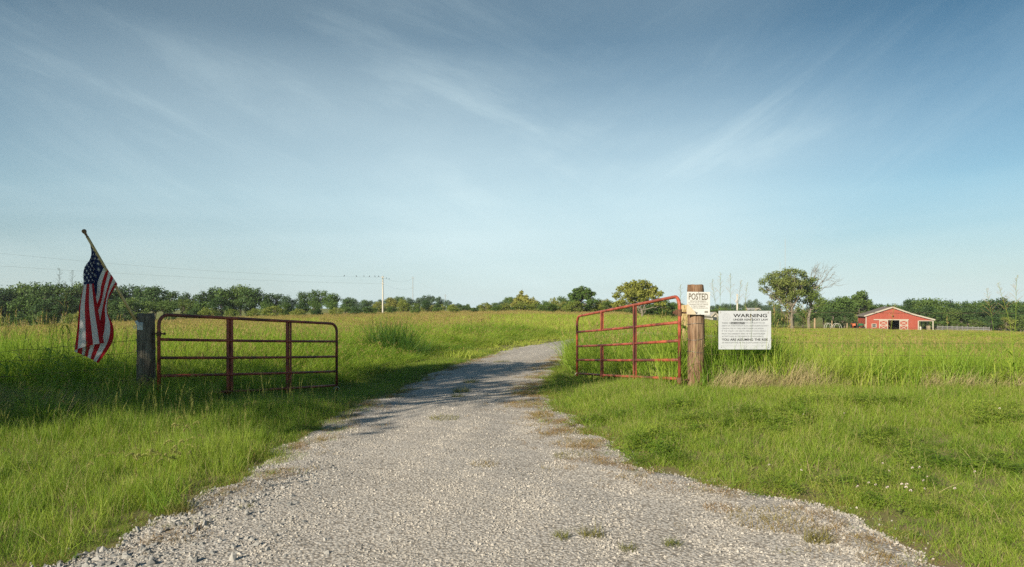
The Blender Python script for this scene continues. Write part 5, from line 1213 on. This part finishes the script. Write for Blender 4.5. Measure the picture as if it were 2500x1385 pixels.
for i, (lab, px, yt, D, ln) in enumerate([('broad leaved weed with drooping tip at far left of the fence', 62, 800, 10.2, .05), ('dark weed with folded leaf left of the flag bottom', 118, 780, 10.3, -.04), ('tall weed whose leaf bends sharply down left of the flag', 132, 765, 9.9, .03), ('weed standing just left of the flag fly end', 168, 790, 10.0, .03), ('weed rising under the middle of the flag', 208, 835, 10.1, .02), ('weed rising between the flag and the left gate post', 305, 800, 10.2, -.06), ('weed stem at the left edge of the photo', 18, 790, 10.4, .02), ('weed leaning toward the left gate post', 282, 815, 10.1, .10)]): tall_stalk(lab, px, yt, D, ln, 160 + i, 11, .22, 'broad leaved weeds below the flag', 'weed')
def tuft(name, label, px, py, h, rad, n, w, m, lean=.3, curve=.5, cat='grass tuft', group=None, levels=5, sd=None, seed=0, at=None):
    x, y = ground_pt(px, py) if at is None else at; z = float(roadz(x, y)) if name == 'gravel_weed' else float(terrain(x, y)); r = empty(name, (x, y, z)); rg = np.random.default_rng(seed + 400)
    V, Q = blades(rg, n, rad, h, w, lean, curve, levels, .5); b = MB(); b.v = [tuple(v) for v in V.tolist()]; b.f = [tuple(q) for q in Q.tolist()]; b.m = [0] * len(b.f); b.build('blades', m, r)
    if sd:
        V, Fc, mi = seeds(rg, *sd[0], **sd[1]); b = MB(); b.v = V; b.f = Fc; b.m = mi; b.build('seed_heads', [G_TALL, G_FOX if (sd[1].get('kind') == 'fox') else G_SEED], r)
    tag(r, label, cat, group); return r
G_DEEP = leafmat('deep_green_blades', [(0.04, 0.10, 0.014), (0.06, 0.14, 0.02), (0.09, 0.18, 0.03)], 0.5, 0.35, 0.8)
tuft('tall_grass_clump', 'big dark green clump of tall grass left of the bend in the drive', 955, 872, 1.75, .75, 620, .015, G_DEEP, .3, .45, sd=((14, .5, 1.35, .2, .02), {}), seed=1)
tuft('tall_grass_clump', 'smaller grass clump at the foot of the big clump', 1003, 876, 1.1, .6, 360, .013, G_DEEP, .35, .5, seed=2)
for i, (px, py, h, n, nm) in enumerate([(410, 1250, .50, 16, 'largest drooping foxtail tuft at the edge of the coarse rocks'), (360, 1225, .40, 9, 'drooping foxtail tuft just left of the largest one'), (425, 1150, .40, 7, 'drooping foxtail tuft above and behind the largest one'), (300, 1215, .34, 6, 'short foxtail tuft deep in the left verge'), (470, 1080, .34, 5, 'foxtail tuft below the first upright of the left gate'), (600, 1040, .30, 5, 'foxtail tuft between the two uprights of the left gate'), (520, 1000, .32, 6, 'foxtail tuft in the shade close under the left gate'), (690, 1030, .28, 4, 'pale foxtail tuft near the end of the left gate')]):
    tuft('foxtail_tuft', nm, px, py, h * .62, .13, 90, .006, G_VERGE, .4, .6, 'grass tuft', 'foxtail tufts on the left verge', 4, ((n, .16, h, .080, .007), dict(kind='fox', lean=.2)), 10 + i)
# flat weeds growing through the gravel
for i, (px, py, w_, h, m, nm) in enumerate([(1085, 1028, .26, .05, G_WEED, 'flat yellow green weed patch below the shade on the drive'), (1182, 1144, .16, .035, G_BROWN, 'small brown weed in the centre of the drive'), (1225, 886, .30, .05, G_WEED, 'faint weed patch farthest up the shaded drive'), (1150, 938, .20, .07, G_WEED, 'weed patch in the middle of the shaded drive'), (1128, 962, .20, .09, G_WEED, 'dark green weed near the lower side of the shade'), (1118, 974, .14, .06, G_WEED, 'lowest green weed inside the shade'),
    (1325, 1020, .20, .05, G_BROWN, 'brown weed patch at the right verge corner'), (1378, 1060, .42, .05, G_BROWN, 'long brown weed patch along the right edge of the drive'), (1420, 1092, .32, .05, G_BROWN, 'reddish brown weed patch beside the right verge'), (1398, 1120, .24, .04, G_WEED, 'green brown weed patch where the verge turns right'), (1352, 1038, .20, .04, G_BROWN, 'small brown patch above the long brown one'),
    (1445, 1322, .09, .06, G_WEED, 'green weed tuft near the bottom centre right'), (1368, 1326, .06, .05, G_WEED, 'tiny weed left of the bottom centre tuft'), (1640, 1342, .06, .05, G_WEED, 'small weed tuft near the bottom right of the drive'), (1755, 1250, .14, .04, G_BROWN, 'thin brown weed on the lower right gravel'), (1992, 1332, .09, .08, G_WEED, 'spiky weed tuft at lower right gravel'), (1530, 1358, .06, .04, G_WEED, 'small weed at the very bottom of the drive'), (1640, 1200, .25, .03, G_BROWN, 'thin brown weeds below the right verge'),
    (1880, 1280, .35, .05, G_BROWN, 'brown weeds fringing the lower right verge'), (430, 1262, .12, .10, G_WEED, 'green tuft among the coarse rocks'), (600, 1250, .06, .03, G_WEED, 'tiny green weed on the left gravel')]):
    tuft('gravel_weed', nm, px, py, h * 2.1, w_ * .85, int(1500 * w_ + 16), .0045, m, .75, .6, 'weed', 'weeds growing in the gravel drive', 3, None, 30 + i)
# clover blossoms
CLW = mat('clover_white', (.62, .55, .50), .8)[0]; cb = None; rc = np.random.default_rng(3)
spots = [(2160, 1142), (2172, 1150), (2228, 1156), (2247, 1168), (2265, 1168), (2254, 1178), (2118, 1190), (2134, 1188), (2209, 1186), (2211, 1196), (2222, 1206), (2214, 1214), (2090, 1204), (2380, 1170), (2256, 1204), (1957, 1154), (1873, 1144), (1968, 1008), (2066, 1010), (2440, 1000), (2170, 1205), (2330, 1202)]
for i, (px, py) in enumerate(spots):
    x, y = ground_pt(px, py + 30); z = float(terrain(x, y))
    if cb is None:
        b = MB()
        for k in range(70):
            a = rc.uniform(0, 6.283); e = rc.uniform(-.5, 1.5); d = Vector((math.cos(a) * math.cos(e), math.sin(a) * math.cos(e), math.sin(e))); c = Vector((0, 0, .15)) + d * .004
            u = d * .009; v = d.cross(Vector((.3, .5, .8))).normalized() * .0025; b.add([c, c + u * .6 + v, c + u, c + u * .6 - v], [(0, 1, 2, 3)])
        r = empty('clover_flower', (x, y, z)); b.build('blossom', CLW, r); b = MB(); b.tube([(0, 0, -.02), (.003, 0, .08), (0, 0, .15)], .0012, 4); b.build('stem', G_VERGE, r); cb = r
    else:
        r = cb.copy(); COL.objects.link(r)
        for ch in cb.children: c = ch.copy(); COL.objects.link(c); c.parent = r
    r.location = (x, y, z); s = rc.uniform(.65, 1.0); r.scale = (s, s, s * rc.uniform(.9, 1.2)); r.rotation_euler = (rc.normal(0, .15), rc.normal(0, .15), rc.uniform(0, 6))
    tag(r, 'small white clover blossom on a thin stem in the right verge grass', 'clover flower', 'white clover blossoms in the right verge')

# ---------------------------------------------------------------- thin summer air over the fields
def haze():
    b = MB(); b.box((-1000, -1000, -9.5), (1000, 1000, 80)); m = bpy.data.materials.new('summer_haze'); m.use_nodes = True; t = m.node_tree; t.nodes.clear()
    v = t.nodes.new('ShaderNodeVolumePrincipled'); v.inputs['Density'].default_value = 0.00018; v.inputs['Color'].default_value = (0.90, 0.97, 1.0, 1); v.inputs['Anisotropy'].default_value = 0.2
    o = t.nodes.new('ShaderNodeOutputMaterial'); t.links.new(v.outputs[0], o.inputs['Volume']); tag(b.build('haze', m), kind='stuff')
haze()
